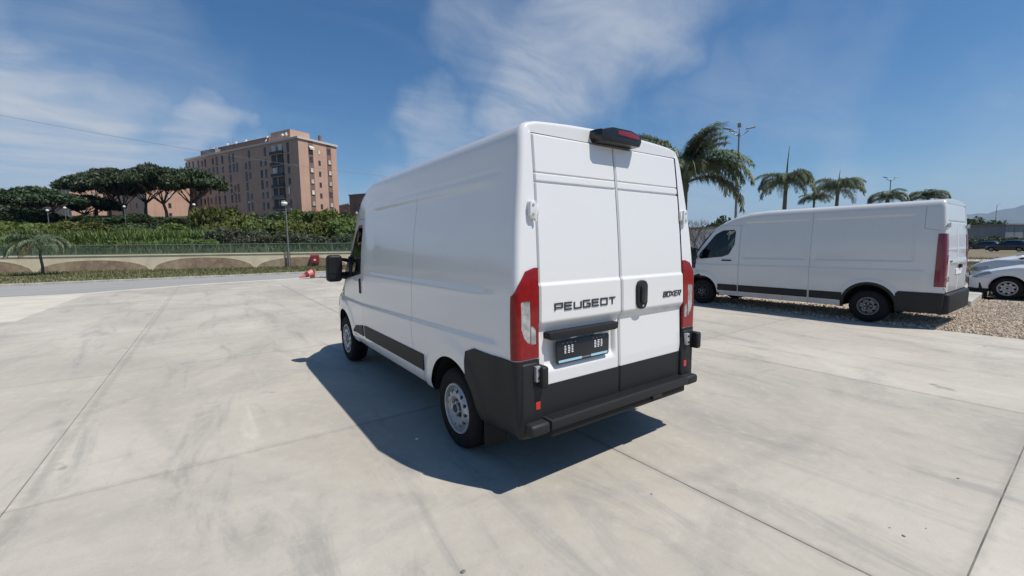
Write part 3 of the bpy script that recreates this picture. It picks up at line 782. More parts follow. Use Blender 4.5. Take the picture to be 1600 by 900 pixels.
for sx in (-1, 1):
    d = rear_door(PB, sx, .72, 2.414, featB, 30, 90); thick(d, 0, .03); D_ = obj('rear_door', bmm('rear_door', d, 30), m_white2, vanB)
    for z in (.98, 2.0):
        y = y0B(z); hg = obj('hinge', box('hinge', *sorted((sx*.80, sx*.965)), y-.035, y-.006, z-.03, z+.03, .008, 2), m_zinc, vanB)
        obj('hinge_pin', tubem('hinge_pin', [(sx*.90, y-.036, z-.045), (sx*.90, y-.036, z+.045)], .014, 8), m_zinc, hg)
    obj('lamp_bracket', box('lamp_bracket', *sorted((sx*.90, sx*1.005)), .06, .17, .755, .815, .012, 2), m_zinc, vanB)
    van_mirror(vanB, sx*1.22, 5.10, 1.43, sx, .20, .36)
    obj('door_handle', box('door_handle', *sorted((sx*1.02, sx*1.05)), 4.12, 4.38, 1.225, 1.26, .012, 2), m_black, vanB)
    if sx < 0:
        obj('fuel_flap', box('fuel_flap', -1.0325, -1.02, 3.96, 4.08, .64, .84, .003), m_white2, vanB)
    else: 
        obj('number_plate', box('number_plate', -.26, .26, .045, .058, 1.04, 1.15, .002), m_print, vanB); obj('door_handle', box('door_handle', .02, .16, .02, .06, 1.16, 1.24, .01, 2), m_black, vanB)
obj('rear_bumper', box('rear_bumper', -.96, .96, -.005, .16, .30, .70, .05, 3), m_black, vanB)
obj('badge_strip', box('badge_strip', -.78, -.62, .049, .056, 1.30, 1.325), m_letter, vanB)

# ------------------------------------------------------------------ ground
def concrete(b):
    p = pos(); oi = N('ShaderNodeObjectInfo').outputs['Random']
    big = noise(p, .35, 5, .6, .8); mid = noise(rot(p, -.45, 2.2, .5), .9, 8, .68, 1.0); m2 = noise(rot(p, .25, .7, 1.6), .55, 7, .7, .6); fin = noise(p, 9, 7, .68); grain = noise(p, 150, 3, .7); gr2 = noise(p, 42, 4, .7)
    c = ramp(big, [(.30, (.34, .315, .270)), (.50, (.42, .385, .325)), (.70, (.49, .452, .385))])
    c = mixrgb(M('MULTIPLY', sstep(mid, .50, .72), .62), c, (.235, .23, .22))                       # dark worn streaks
    c = mixrgb(M('MULTIPLY', sstep(m2, .52, .70), .45), c, (.29, .275, .25))
    c = mixrgb(M('MULTIPLY', sstep(mid, .42, .24), .55), c, (.58, .545, .475))                      # pale scoured patches
    c = mixrgb(M('MULTIPLY', sstep(fin, .48, .72), .28), c, (.55, .515, .45)); c = mixrgb(M('MULTIPLY', sstep(fin, .45, .28), .22), c, (.24, .225, .20))
    c = mixrgb(M('MULTIPLY', sstep(gr2, .55, .75), .25), c, (.25, .235, .21)); c = mixrgb(M('MULTIPLY', sstep(grain, .5, .8), .35), c, (.20, .19, .175))
    v = N('ShaderNodeTexVoronoi'); L(VM('ADD', p, VM('SCALE', N('ShaderNodeTexNoise').outputs[1]).outputs[0]).outputs[0], v.inputs['Vector']); v.inputs['Scale'].default_value = .62; v.inputs['Randomness'].default_value = 1
    v.inputs['Scale'].default_value = 1.15
    sp = M('MULTIPLY', M('MULTIPLY', sstep(M('ADD', v.outputs['Distance'], M('MULTIPLY', fin, .22)), .19, .12), sstep(big, .42, .6)), .5)
    c = mixrgb(sp, c, (.13, .125, .12))                                                             # oil drips
    sepp = N('ShaderNodeSeparateXYZ'); L(p, sepp.inputs[0])
    def arc(cx, cy, r, w, amt):
        d = VM('LENGTH', VM('SUBTRACT', p, (cx, cy, 0)).outputs[0]).outputs['Value']
        return M('MULTIPLY', M('MULTIPLY', sstep(M('ABSOLUTE', M('SUBTRACT', d, r)), w, w*.3), sstep(mid, .30, .62)), amt)
    for a in ((1.6, 4.2, 4.85, .10, .13), (-9, 9.5, 7.6, .12, .14), (13, -1.5, 8.6, .13, .16), (13.4, -2.5, 7.0, .13, .14)): c = mixrgb(arc(*a), c, (.17, .17, .17))
    # dust and grime beside the joints
    def edge(o, off, per):
        m = M('ABSOLUTE', M('SUBTRACT', M('FLOORED_MODULO', M('ADD', M('SUBTRACT', o, off), per/2), per), per/2)); return m
    e = M('MINIMUM', edge(sepp.outputs[0], .06, 3.8), edge(sepp.outputs[1], -1.8, 3.8))
    c = mixrgb(M('MULTIPLY', sstep(M('ADD', e, M('MULTIPLY', M('SUBTRACT', fin, .5), .10)), .06, .0), .34), c, (.24, .225, .20))
    hs = N('ShaderNodeHueSaturation'); L(c, hs.inputs['Color']); L(M('MULTIPLY_ADD', oi, .10, .96), hs.inputs['Value']); L(hs.outputs[0], b.inputs['Base Color'])
    L(M('MULTIPLY_ADD', mid, -.2, .82), b.inputs['Roughness']); bump(b, M('ADD', M('MULTIPLY', gr2, .6), M('MULTIPLY', grain, .4)), .35, .006)
m_conc = mat('concrete', (.38, .36, .33), .75, spec=.3, build=concrete)
m_pale = mat('pale_concrete', (.5, .47, .4), .8, build=vary((.46, .42, .35), (.58, .54, .46), 1.2, bmp=.2, bscale=20))
def asph(b):
    p = pos(); n = noise(rot(p, 0, .25, 2.2), .8, 6, .6); g = noise(p, 60, 3)
    L(mixrgb(M('MULTIPLY', sstep(g, .4, .7), .3), ramp(n, [(.3, (.24, .235, .225)), (.7, (.36, .35, .33))]), (.15, .15, .15)), b.inputs['Base Color']); bump(b, g, .3, .01)
m_asph = mat('worn_asphalt', (.28, .27, .26), .85, build=asph)
def soil(b):
    p = pos(); n = noise(p, .12, 6, .6); g = noise(p, 3.5, 5, .65)
    L(mixrgb(sstep(g, .35, .7), ramp(n, [(.35, (.16, .13, .08)), (.65, (.21, .17, .105))]), (.12, .105, .06)), b.inputs['Base Color']); bump(b, g, .6, .06)
m_soil = mat('dry_field', (.2, .16, .1), .95, build=soil)
m_joint = mat('joint_filler', (.16, .15, .13), .95, build=vary((.05, .048, .044), (.30, .28, .25), 2.5))
m_kerb = mat('kerb_concrete', (.4, .38, .34), .85, build=vary((.30, .28, .25), (.46, .44, .39), 3, bmp=.3, bscale=30))
m_gravel = mat('gravel_bed', (.30, .25, .19), .95, build=vary((.38, .31, .23), (.52, .44, .34), 5, bmp=.8, bscale=40, dist=.02))
struct(obj('ground', mesh('ground', [(-9000,-9000,-.10),(9000,-9000,-.10),(9000,9000,-.10),(-9000,9000,-.10)], [(0,1,2,3)]), m_soil))
yard = thing('concrete_yard', None, None); struct(yard); del_ = [k for k in yard.keys() if k in ('label', 'category')]
obj('joint_filler', box('joint_filler', -6.49, 8.79, -9.3, 20.8, -.09, -.005), m_joint, yard)
XS = [-6.5, -3.82, .06, 3.86, 7.66, 8.8]; YS = [-9.4, -5.6, -1.8, 2.0, 5.8, 9.6, 13.4, 17.2, 20.9]
_sl = {}
def slab_mesh(w, l):
    k = (round(w, 3), round(l, 3))
    if k not in _sl: _sl[k] = box('slab', .0035, w-.0035, .0035, l-.0035, -.09, 0, .003)
    return _sl[k]
for x0, x1 in zip(XS, XS[1:]):
    for y0, y1 in zip(YS, YS[1:]): obj('slab', slab_mesh(x1-x0, y1-y0), m_conc, yard, (x0, y0, random.Random(x0*7+y0).uniform(-.0015, 0)))
def sheet(name, pts, z, m, t=.08):
    me = prism(name, pts, z-t, z, 'z', smooth=None); return struct(obj(name, me, m))
sheet('apron', [(-60,13.2),(-6.51,13.2),(-6.51,20.9),(-60,24)], -.006, m_pale)
sheet('yard_left', [(-60,-9.4),(-6.51,-9.4),(-6.51,13.19),(-60,13.19)], -.008, m_conc)
sheet('yard_far', [(-6.5,20.91),(8.8,20.91),(8.8,25.4),(2.5,24.0),(-3.3,22.6)], -.004, m_conc)
sheet('pale_strip', [(-6.5,20.93),(-3.3,22.62),(2.5,24.02),(8.8,25.42),(30,27.2),(30,27.8),(8.8,26.0),(2.5,24.55),(-3.3,23.1),(-6.7,21.3),(-60,24.6),(-60,24.02)], -.003, m_pale)
sheet('road', [(-60,24.61),(-6.7,21.31),(-3.3,23.11),(2.5,24.56),(8.8,26.01),(30,27.81),(30,28.7),(-60,28.7)], -.02, m_asph)
sheet('yard_right', [(8.81,6.2),(60,6.2),(60,26.5),(30,27.1),(8.81,25.4)], -.010, m_asph)
kerb = thing('road_kerb', 'low pale kerb between the road and the grass verge', 'kerb', (0, 28.7, 0))
kb = box('kerb_stone', 0, .99, 0, .16, -.09, .09, .012)
for k in range(-42, 22): obj('kerb_stone', kb, m_kerb, kerb, (k*1.0, 0, random.uniform(-.01, .006)))
# wall line
WA = Vector((5.0, 36.2, 0)); WD = Vector((-.94, .345, 0)).normalized(); WN = Vector((-WD.y, WD.x, 0)); WN = WN if WN.y > 0 else -WN
def wl(u, v=0, z=0): return WA+WD*u+WN*v+Vector((0, 0, z))
m_verge = mat('verge_soil', (.15, .15, .06), .95, build=vary((.10, .11, .045), (.20, .17, .09), .8, bmp=.5, bscale=12, dist=.03))
vg = bmesh.new(); P0 = [(-45, 28.87, .06), (24, 28.87, .06), tuple(wl(-18, .0, .10)), tuple(wl(70, .0, .10))]
vg.faces.new([vg.verts.new(q) for q in P0]); struct(obj('grass_verge', bmm('grass_verge', vg), m_verge))
m_grass = leafm('grass_blades', (.075, .10, .028), (.19, .17, .075), .0, .3, .5)
def blades(name, spots, h0, h1, w, m, label, cat, seed=1, z=None):
    rnd = random.Random(seed); v = []; f = []
    for (x, y, zz) in spots:
        a = rnd.uniform(0, 6.28); h = rnd.uniform(h0, h1); lx, ly = rnd.gauss(0, .35)*h, rnd.gauss(0, .35)*h; i = len(v)
        v += [(x-math.cos(a)*w, y-math.sin(a)*w, zz), (x+math.cos(a)*w, y+math.sin(a)*w, zz), (x+lx, y+ly, zz+h)]; f.append((i, i+1, i+2))
    return tag(obj(name, mesh(name, v, f), m), label, cat, kind='stuff')
rg = random.Random(3); sp = []
for _ in range(26000):
    u = rg.uniform(-14, 40); t = rg.random(); q = wl(u, -.08); y = lerp(28.95, q.y, t); sp.append((q.x+(rg.random()-.5)*.3, y, .055+.04*t))
blades('verge_grass', sp, .05, .17, .03, m_grass, 'short patchy green grass along the foot of the wall', 'grass', 5)

# ------------------------------------------------------------------ boundary wall and its fence
def cream(b):
    p = objc(); n = noise(p, .8, 6, .6); s = N('ShaderNodeSeparateXYZ'); L(p, s.inputs[0]); st = noise(rot(p, 0, 2.5, .3), 1.5, 6, .6)
    c = ramp(n, [(.3, (.56, .48, .33)), (.7, (.72, .64, .47))]); c = mixrgb(M('MULTIPLY', sstep(st, .55, .75), .35), c, (.36, .27, .17)); L(c, b.inputs['Base Color']); bump(b, noise(p, 25, 4), .3, .01)
m_cream = mat('cream_render', (.5, .45, .33), .9, build=cream)
def stone(b):
    p = objc(); n = noise(p, .9, 7, .65, .5); m2 = noise(p, 4, 5, .6)
    c = ramp(n, [(.30, (.17, .125, .085)), (.5, (.29, .215, .145)), (.7, (.42, .33, .22))]); L(mixrgb(M('MULTIPLY', sstep(m2, .5, .7), .5), c, (.12, .10, .08)), b.inputs['Base Color']); bump(b, m2, .5, .03)
m_stone = mat('stained_stone', (.22, .16, .11), .95, build=stone)
m_gal = mat('green_fence', (.055, .10, .07), .6, .1)
m_grn = mat('green_rail', (.16, .20, .14), .55, .2)
m_pole = mat('grey_pole', (.20, .21, .20), .5, .4, build=vary((.16, .165, .16), (.26, .265, .26), 4))
ang = math.atan2(WD.y, WD.x)
wall = thing('boundary_wall', 'long low cream wall with brown arched stone panels beyond the road', 'wall', tuple(WA), ang)
# local frame: +x runs left along the wall, -y is away from the yard... (front face looks back at the yard)
fs = 1 if (Matrix.Rotation(ang, 3, 'Z') @ Vector((0, 1, 0))).dot(-WN) > 0 else -1
obj('wall_body', box('wall_body', -22, 60, *sorted((-fs*.30, 0)), 0, 1.20), m_cream, wall)
obj('wall_coping', box('wall_coping', -22, 60, *sorted((-fs*.35, fs*.05)), 1.202, 1.27, .01), m_cream, wall)
def arch_panel(w, h):
    n = 22; pts = [(-w/2+w*k/n, max(.03, h*math.sqrt(max(0, 1-(abs(2*k/n-1))**2.2)))) for k in range(n+1)]
    pts = [(-w/2, 0.0)]+pts+[(w/2, 0.0)]
    return prism('arch_panel', pts, *sorted((fs*.002, fs*.05)), 'y', smooth=30)
def wall_u(px, py): q = at_z(px, py); return (q-WA).dot(WD)
u1, u0 = wall_u(217, 426), wall_u(395, 421); wd = u1-u0
for k in range(-3, 7):
    c = u0+wd*(k+.5); obj('arch_panel', arch_panel(wd-.06, random.Random(k).uniform(.88, 1.02)), m_stone, wall, (c, 0, 0))
fence = thing('wall_fence', 'low green railing fence running along the top of the cream wall', 'fence', tuple(wl(0, .15, 1.27)), ang)
for z, r in ((.74, .028), (.04, .045)): obj('rail', box('rail', -22, 60, -r, r, z-r, z+r), m_grn, fence)
pm = box('fence_post', -.03, .03, -.03, .03, 0, .80)
for k in range(33): obj('fence_post', pm, m_grn, fence, (-21+k*2.5, 0, 0))
bb = bmesh.new(); v = []; f = []
for k in range(740):
    x = -21.9+k*.11; i = len(v); v += [(x, -.006, .05), (x+.05, -.006, .05), (x+.05, -.006, .72), (x, -.006, .72), (x, .006, .05), (x+.05, .006, .05), (x+.05, .006, .72), (x, .006, .72)]
    f += [(i, i+1, i+2, i+3), (i+5, i+4, i+7, i+6), (i, i+3, i+7, i+4), (i+1, i+5, i+6, i+2)]
bb.free(); tag(obj('fence_bars', mesh('fence_bars', v, f), m_gal, fence), None, None, kind='stuff')
# red hose cabinet and drain pipe at the wall
q = wl(wall_u(494, 418), -.22); hc = thing('hydrant_cabinet', 'small red hydrant cabinet standing against the cream wall', 'cabinet', (q.x, q.y, .10), ang)
m_redb = mat('red_box_paint', (.22, .025, .02), .5, build=vary((.16, .02, .018), (.28, .035, .028), 6)); m_redc = mat('faded_red_plastic', (.55, .10, .09), .5, build=vary((.50, .13, .115), (.62, .22, .19), 5))
obj('cabinet_box', box('cabinet_box', -.32, .32, -.14, .14, .25, .95, .015), m_redb, hc); obj('cabinet_door', box('cabinet_door', -.25, .25, fs*.13 if fs > 0 else -.155, .155 if fs > 0 else fs*.13, .32, .88, .008), m_redb, hc)
obj('cabinet_label', box('cabinet_label', -.10, .06, *sorted((fs*.156, fs*.162)), .50, .62), m_print, hc)
for x in (-.26, .26): obj('leg', box('leg', x-.03, x+.03, -.03, .03, -.08, .25), m_pole, hc)
q = wl(wall_u(449.5, 420), -.12); tag(obj('drain_pipe', tubem('drain_pipe', [(0,0,-.05), (0,0,1.55), (0,.15,1.62)], .06, 8), mat('rusty_brown', (.10, .06, .045), .8), None, tuple(q)), 'brown drain pipe upright against the cream wall by the lamp pole', 'pipe')
# lamp pole at the wall
q = wl(wall_u(454, 419), -.3); hgt = 5.0
lp = thing('lamp_pole', 'slim grey lamp pole with round white lamp in front of the cream wall', 'lamp post', (q.x, q.y, .08))
obj('pole', tubem('pole', [(0,0,0), (0,0,2.5), (.0,0,hgt)], [.07, .055, .04], 10), m_pole, lp)
hm = bmesh.new(); bmesh.ops.create_uvsphere(hm, u_segments=14, v_segments=10, radius=.24); 
for v_ in hm.verts: v_.co = Vector((v_.co.x, v_.co.y*.8, v_.co.z*.75+hgt+.12))
m_globe = mat('white_globe', (.72, .72, .68), .3); obj('lamp_globe', bmm('lamp_globe', hm, 60), m_globe, lp, (-.10, -.08, 0)); obj('lamp_cap', tubem('lamp_cap', [(-.1,-.08,hgt+.25), (-.1,-.08,hgt+.36)], [.17, .03], 12), m_pole, lp)
obj('bracket', tubem('bracket', [(0,0,hgt-.05), (.22,.1,hgt+.06)], .03, 6), m_pole, lp); obj('floodlight', box('floodlight', .12, .34, .0, .16, hgt+.0, hgt+.18, .02), m_under, lp)
# fallen traffic cone and rubble by the kerb
q = at_z(482, 435); cn = thing('traffic_cone', 'faded red plastic cone lying on its side near the kerb', 'cone', (q.x, q.y, .0), .35)
obj('cone_body', lathe('cone_body', [(-.52, .03), (-.50, .05), (.20, .20), (.22, .20)], 20, 40), m_redc, cn, (0, 0, .235)).rotation_euler = (0, -.27, 0)
obj('cone_base', box('cone_base', .24, .29, -.24, .24, .0, .46, .02), m_redc, cn); obj('cone_band', lathe('cone_band', [(-.22, .121), (-.05, .163)], 20, 40), m_redd, cn, (0, 0, .236)).rotation_euler = (0, -.27, 0)
m_rub = mat('rubble', (.16, .15, .14), .95, build=vary((.05, .05, .05), (.36, .33, .30), 7, rand=.3))
def rock(seed, s):
    rnd = random.Random(seed); bm = bmesh.new(); bmesh.ops.create_icosphere(bm, subdivisions=1, radius=s)
    for v in bm.verts: v.co *= rnd.uniform(.7, 1.25); v.co.z *= .65
    return bmm('rock', bm)
_rk = [rock(k, .10) for k in range(4)]
q0 = at_z(505, 434)
for k in range(14):
    rr_ = random.Random(40+k); o = obj('rubble_stone', _rk[k % 4], m_rub, None, (q0.x+rr_.uniform(-.65, .75), q0.y+rr_.uniform(-.25, .3), .03)); sc = rr_.uniform(.5, 1.35); o.scale = (sc, sc, sc); o.rotation_euler = (0, 0, rr_.uniform(0, 6))
    tag(o, 'broken grey stone in the little rubble heap beside the fallen red cone', 'stone', 'rubble beside the cone')
# crumbs on the concrete
for k, (px, py, s_) in enumerate(((723, 894, .16), (1412, 838, .11), (1390, 825, .05), (1447, 826, .05), (745, 738, .11), (1018, 772, .08), (1497, 748, .1), (690, 730, .07))):
    q = at_z(px, py); o = obj('pebble', _rk[k % 4], m_rub, None, (q.x, q.y, .003)); o.scale = (s_, s_*.8, s_*.5); o.rotation_euler = (0, 0, k)
    tag(o, 'small dark pebble lying loose on the concrete yard', 'pebble', 'loose pebbles on the concrete')
# ------------------------------------------------------------------ gravel, kerbs and field on the right
gv = bmesh.new(); boxbm(gv, 8.81, 15.6, -9.4, 6.19, -.09, -.004); struct(obj('gravel_bed', bmm('gravel_bed', gv), m_gravel))
def chips(b):
    p = objc(); n = N('ShaderNodeTexWhiteNoise'); sn = VM('SNAP', p, (.06, .06, .06)).outputs[0]; L(sn, n.inputs[0]); L(ramp(n.outputs[0], [(.0, (.38, .30, .22)), (.5, (.54, .45, .345)), (1., (.68, .59, .47))]), b.inputs['Base Color'])
m_chip = mat('gravel_chips', (.4, .33, .25), .9, build=chips)
rg = random.Random(11); v = []; f = []
for _ in range(46000):
    x = 8.75+6.6*rg.random()**1.4; y = rg.uniform(-4.6, 5.6)
    if rg.random() < .5: y = rg.uniform(-4.2, .8)
    if x < 8.95 and rg.random() < .55: continue
    a = rg.uniform(0, 6.3); l = rg.uniform(.009, .026); w = l*rg.uniform(.4, .8); h = rg.uniform(.006, .02); tl = rg.uniform(-.4, .4); i = len(v); ca, sa = math.cos(a), math.sin(a); z0 = -.002+rg.random()**3*.035
    for dx, dy, dz in ((-l,-w,0),(l,-w*.7,0),(l*.8,w,0),(-l*.7,w*.8,0),(-l*.6,-w*.5,h),(l*.6,-w*.5,h*1.2),(l*.5,w*.5,h),(-l*.5,w*.5,h*.8)):
        v.append((x+dx*ca-dy*sa, y+dx*sa+dy*ca, z0+dz+dx*tl))
    f += [(i+4,i+5,i+6,i+7),(i,i+1,i+5,i+4),(i+1,i+2,i+6,i+5),(i+2,i+3,i+7,i+6),(i+3,i,i+4,i+7)]
tag(obj('gravel', mesh('gravel', v, f), m_chip), 'loose tan gravel spread beside the parked van', 'gravel', kind='stuff')
for (x, y0_, y1_, lab) in ((24.6, .9, 40, 'nearer pale kerb crossing the dry field behind the parked van'), (43.5, 2.0, 60, 'farther pale kerb crossing the dry field by the dark cars')):
    kk = thing('field_kerb', lab, 'kerb', (x, 0, 0), 0, 'kerbs in the dry field')
    n = int((y1_-y0_)/2); km = box('kerb_stone', -.25, .25, .01, 1.99, -.09, .16, .015)
    for k in range(n): obj('kerb_stone', km, m_kerb, kk, (0, y0_+k*2, random.uniform(-.01, .01)))
kk = thing('ramp_kerb', 'broad concrete kerb running away from the gravel beside the white cars', 'kerb', (13.2, .25, 0), .05)
km = box('kerb_stone', .01, 1.99, -.35, .35, -.09, .17, .02)
for k in range(5): obj('kerb_stone', km, m_kerb, kk, (k*2.0, 0, random.uniform(-.01, .01)))
sheet('parking_bay', [(15.61,-14),(24,-14),(24.3,.2),(15.61,-.2)], -.012, m_gravel)
sheet('far_lane', [(44,-14),(52,-14),(58,60),(46,60)], -.012, m_pale)
rg = random.Random(8)
blades('field_grass', [(rg.uniform(13.5, 60), rg.uniform(.8, 14), -.08) for _ in range(14000)], .05, .22, .03, leafm('dry_grass', (.20, .15, .07), (.30, .23, .12), 0, .3, .6), 'dry tan grass covering the field on the right', 'grass', 9)
# ------------------------------------------------------------------ slope behind the wall
def hill(x, y):
    d = Vector((x, y, 0))-WA; v = d.dot(WN); u = -d.dot(WD)
    if v <= .3: return .9
    z = interp(v, [(.3, .95), (4, 1.2), (10, 1.6), (14, 1.85), (24, 2.4), (42, 4.4), (52, 6.2), (75, 8.8), (110, 10.5), (400, 12)])
    fade = 1-ss(u, 22, 75); n = .25*math.sin(x*.31+y*.17)+.2*math.sin(x*.13-y*.23)
    return -.3+(z+.3+n*min(v/12, 1))*fade
m_slope = mat('slope_earth', (.07, .075, .03), .95, build=vary((.045, .055, .02), (.13, .10, .055), .35, bmp=.6, bscale=6, dist=.1))
bm = bmesh.new(); gr = []
for i in range(60):
    row = []
    for j in range(46):
        u = -80+i*4.2; v = .28+(j/45)**1.7*260; q = wl(u, v); row.append(bm.verts.new((q.x, q.y, hill(q.x, q.y))))
    gr.append(row)
for A, B in zip(gr, gr[1:]):
    for j in range(45): bm.faces.new((A[j], B[j], B[j+1], A[j+1]))
bmesh.ops.recalc_face_normals(bm, faces=bm.faces)
struct(obj('hillside', bmm('hillside', bm, 80), m_slope))
def leafcloud(name, clumps, per, size, seed, flat=.6, asp=.5, up=.3):
    """leaf-sized faces spread through the clumps (x,y,z,rx,rz)"""
    rnd = random.Random(seed); v = []; f = []
    for (cx, cy, cz, rx, rz) in clumps:
        for _ in range(int(per*rx*rx/.5+per*.3)):
            while True:
                p = Vector((rnd.uniform(-1, 1), rnd.uniform(-1, 1), rnd.uniform(-1, 1)))
                if .15 < p.length < 1: break
            p *= (.55+.45*rnd.random())/max(p.length, .5) if rnd.random() < .65 else 1
            p = Vector((cx+p.x*rx, cy+p.y*rx, cz+p.z*rz))
            n = Vector((rnd.gauss(0, 1), rnd.gauss(0, 1), rnd.gauss(up, 1))).normalized(); a = n.orthogonal().normalized(); b = n.cross(a); t = rnd.uniform(0, 6.28)
            a, b = a*math.cos(t)+b*math.sin(t), b*math.cos(t)-a*math.sin(t); s = size*rnd.uniform(.6, 1.4); i = len(v)
            v += [p-a*s, p+b*s*asp, p+a*s, p-b*s*asp]; f.append((i, i+1, i+2, i+3))
    return mesh(name, v, f)
m_bark = mat('bark', (.09, .065, .045), .95, build=vary((.055, .04, .03), (.14, .10, .075), 5, bmp=.6, bscale=14, dist=.03))
m_leaf1 = leafm('olive_leaves', (.085, .11, .025), (.17, .19, .045), .22)
m_leaf2 = leafm('dark_leaves', (.035, .055, .02), (.075, .105, .038), .25)
m_leaf3 = leafm('bright_leaves', (.085, .125, .03), (.165, .21, .06), .2)
m_leaf4 = leafm('grey_leaves', (.07, .085, .05), (.13, .15, .09), .2)
m_pine = leafm('pine_needles', (.036, .058, .028), (.085, .115, .052), .15, .12, .8)
def bush_mesh(seed, R=1.0, H=1.0):
    rnd = random.Random(seed); cl = []
    for k in range(17):
        a = rnd.uniform(0, 6.28); r = R*rnd.random()**.6*.8; z = H*(.25+.6*rnd.random()*(1-.55*(r/R)**2)); s = R*rnd.uniform(.26, .46); cl.append((r*math.cos(a), r*math.sin(a), z, s, s*.8))
    return leafcloud('foliage', cl, 330/R, .085, seed)
def stems(seed, R=.5, H=.6):
    rnd = random.Random(seed); bm = bmesh.new()
    for k in range(6):
        a = rnd.uniform(0, 6.28); tube(bm, [(0, 0, -.1), (R*.4*math.cos(a), R*.4*math.sin(a), H*.5), (R*math.cos(a), R*math.sin(a), H)], [.05, .035, .012], 5)
    return bmm('stems', bm, 60)
_bu = [bush_mesh(k+20) for k in range(5)]; _st = stems(3)
def reed_mesh(seed):
    rnd = random.Random(seed); v = []; f = []
    for _ in range(650):
        r = rnd.random()**.5*1.1; a = rnd.uniform(0, 6.28); x, y = r*math.cos(a), r*math.sin(a); h = rnd.uniform(.6, 1.25); an = rnd.uniform(0, 6.28); le = rnd.uniform(.1, .5); w = .035; i = len(v)
        dx, dy = math.cos(an), math.sin(an)
        for t, ww in ((0, w), (.55, w*.9), (1, .004)):
            px, py, pz = x+dx*le*t*t, y+dy*le*t*t, h*(t-.15*t*t*le); v += [(px-dy*ww, py+dx*ww, pz), (px+dy*ww, py-dx*ww, pz)]
        f += [(i, i+1, i+3, i+2), (i+2, i+3, i+5, i+4)]
    return mesh('canes', v, f)
_re = [reed_mesh(k) for k in range(3)]
def on_hill(px, depth):
    q = at(px, 388, depth); return Vector((q.x, q.y, hill(q.x, q.y)))
def bush(px, depth, R, H, me, m, label, group, name='bush'):
    q = on_hill(px, depth); o = thing(name, label, 'bush', (q.x, q.y, q.z-.1), random.Random(px).uniform(0, 6.28), group)
    fo = obj('foliage', me, None, o); fo.scale = (R, R, H)
    if not me.materials: me.materials.append(m)
    fo.material_slots[0].link = 'OBJECT'; fo.material_slots[0].material = m
    st_ = obj('stems', _st, m_bark, o); st_.scale = (R, R, H)
    return o
rb = random.Random(77)
# (px, depth, radius, height, kind) surveyed row by row, back to front
rows_ = []
for px in range(330, 600, 17): rows_.append((px+rb.uniform(-6, 6), 60+rb.uniform(-3, 3), rb.uniform(2.3, 3.0), rb.uniform(2.8, 4.0)*(1.15 if px < 480 else 1.0), rb.choice((0, 0, 1))))
for px in range(335, 590, 19): rows_.append((px+rb.uniform(-6, 6), 51+rb.uniform(-2, 2), rb.uniform(1.8, 2.4), rb.uniform(2.2, 3.0), rb.choice((0, 0, 2))))
for px in range(330, 590, 20): rows_.append((px+rb.uniform(-6, 6), 43+rb.uniform(-1, 1), rb.uniform(1.1, 1.6), rb.uniform(1.2, 1.7), 3))
for px in range(-20, 330, 26): rows_.append((px+rb.uniform(-8, 8), 74+rb.uniform(-4, 4), rb.uniform(2.0, 3.2), rb.uniform(1.2, 2.0), 1))
for px in range(-30, 335, 21): rows_.append((px+rb.uniform(-7, 7), 56+rb.uniform(-4, 4), rb.uniform(1.9, 2.6), rb.uniform(1.5, 2.3), rb.choice((2, 0, 1))))
for px in range(-30, 335, 18): rows_.append((px+rb.uniform(-6, 6), 46+rb.uniform(-2, 2), rb.uniform(1.5, 2.2), rb.uniform(1.25, 1.75), 4))
for px in range(-30, 335, 22): rows_.append((px+rb.uniform(-6, 6), 40.5+rb.uniform(-1, 1), rb.uniform(1.1, 1.5), rb.uniform(.7, 1.0), rb.choice((4, 2))))
BK = {0: (m_leaf1, 'olive-green leafy bush on the slope behind the cream wall', 'olive bushes on the slope'), 1: (m_leaf2, 'dark green bush high on the slope below the apartment blocks', 'dark bushes on the slope'),
      2: (m_leaf3, 'bright green bush halfway up the slope behind the wall', 'bright bushes on the slope'), 3: (m_leaf4, 'low grey-green shrub close behind the wall fence', 'grey shrubs behind the fence'), 4: (m_leaf3, 'tall green cane clump behind the wall fence on the left', 'cane clumps behind the fence')}
for i, (px, d, R, H, k) in enumerate(rows_):
    m, lab, grp = BK[k]
    if k == 4: bush(px, d, R, H, _re[i % 3], m, lab, grp, 'cane_clump')
    else: bush(px, d, R, H, _bu[i % 5], m, lab, grp)
# weeds covering the slope
rg = random.Random(21); sp = []
for _ in range(36000):
    q = wl(rg.uniform(-26, 75), .4+rg.random()**1.3*60); sp.append((q.x, q.y, hill(q.x, q.y)-.03))
blades('slope_weeds', sp, .25, .8, .10, leafm('weeds', (.07, .085, .03), (.19, .18, .08), 0, .3, .15), 'tangled green weeds covering the slope behind the wall', 'weeds', 22)

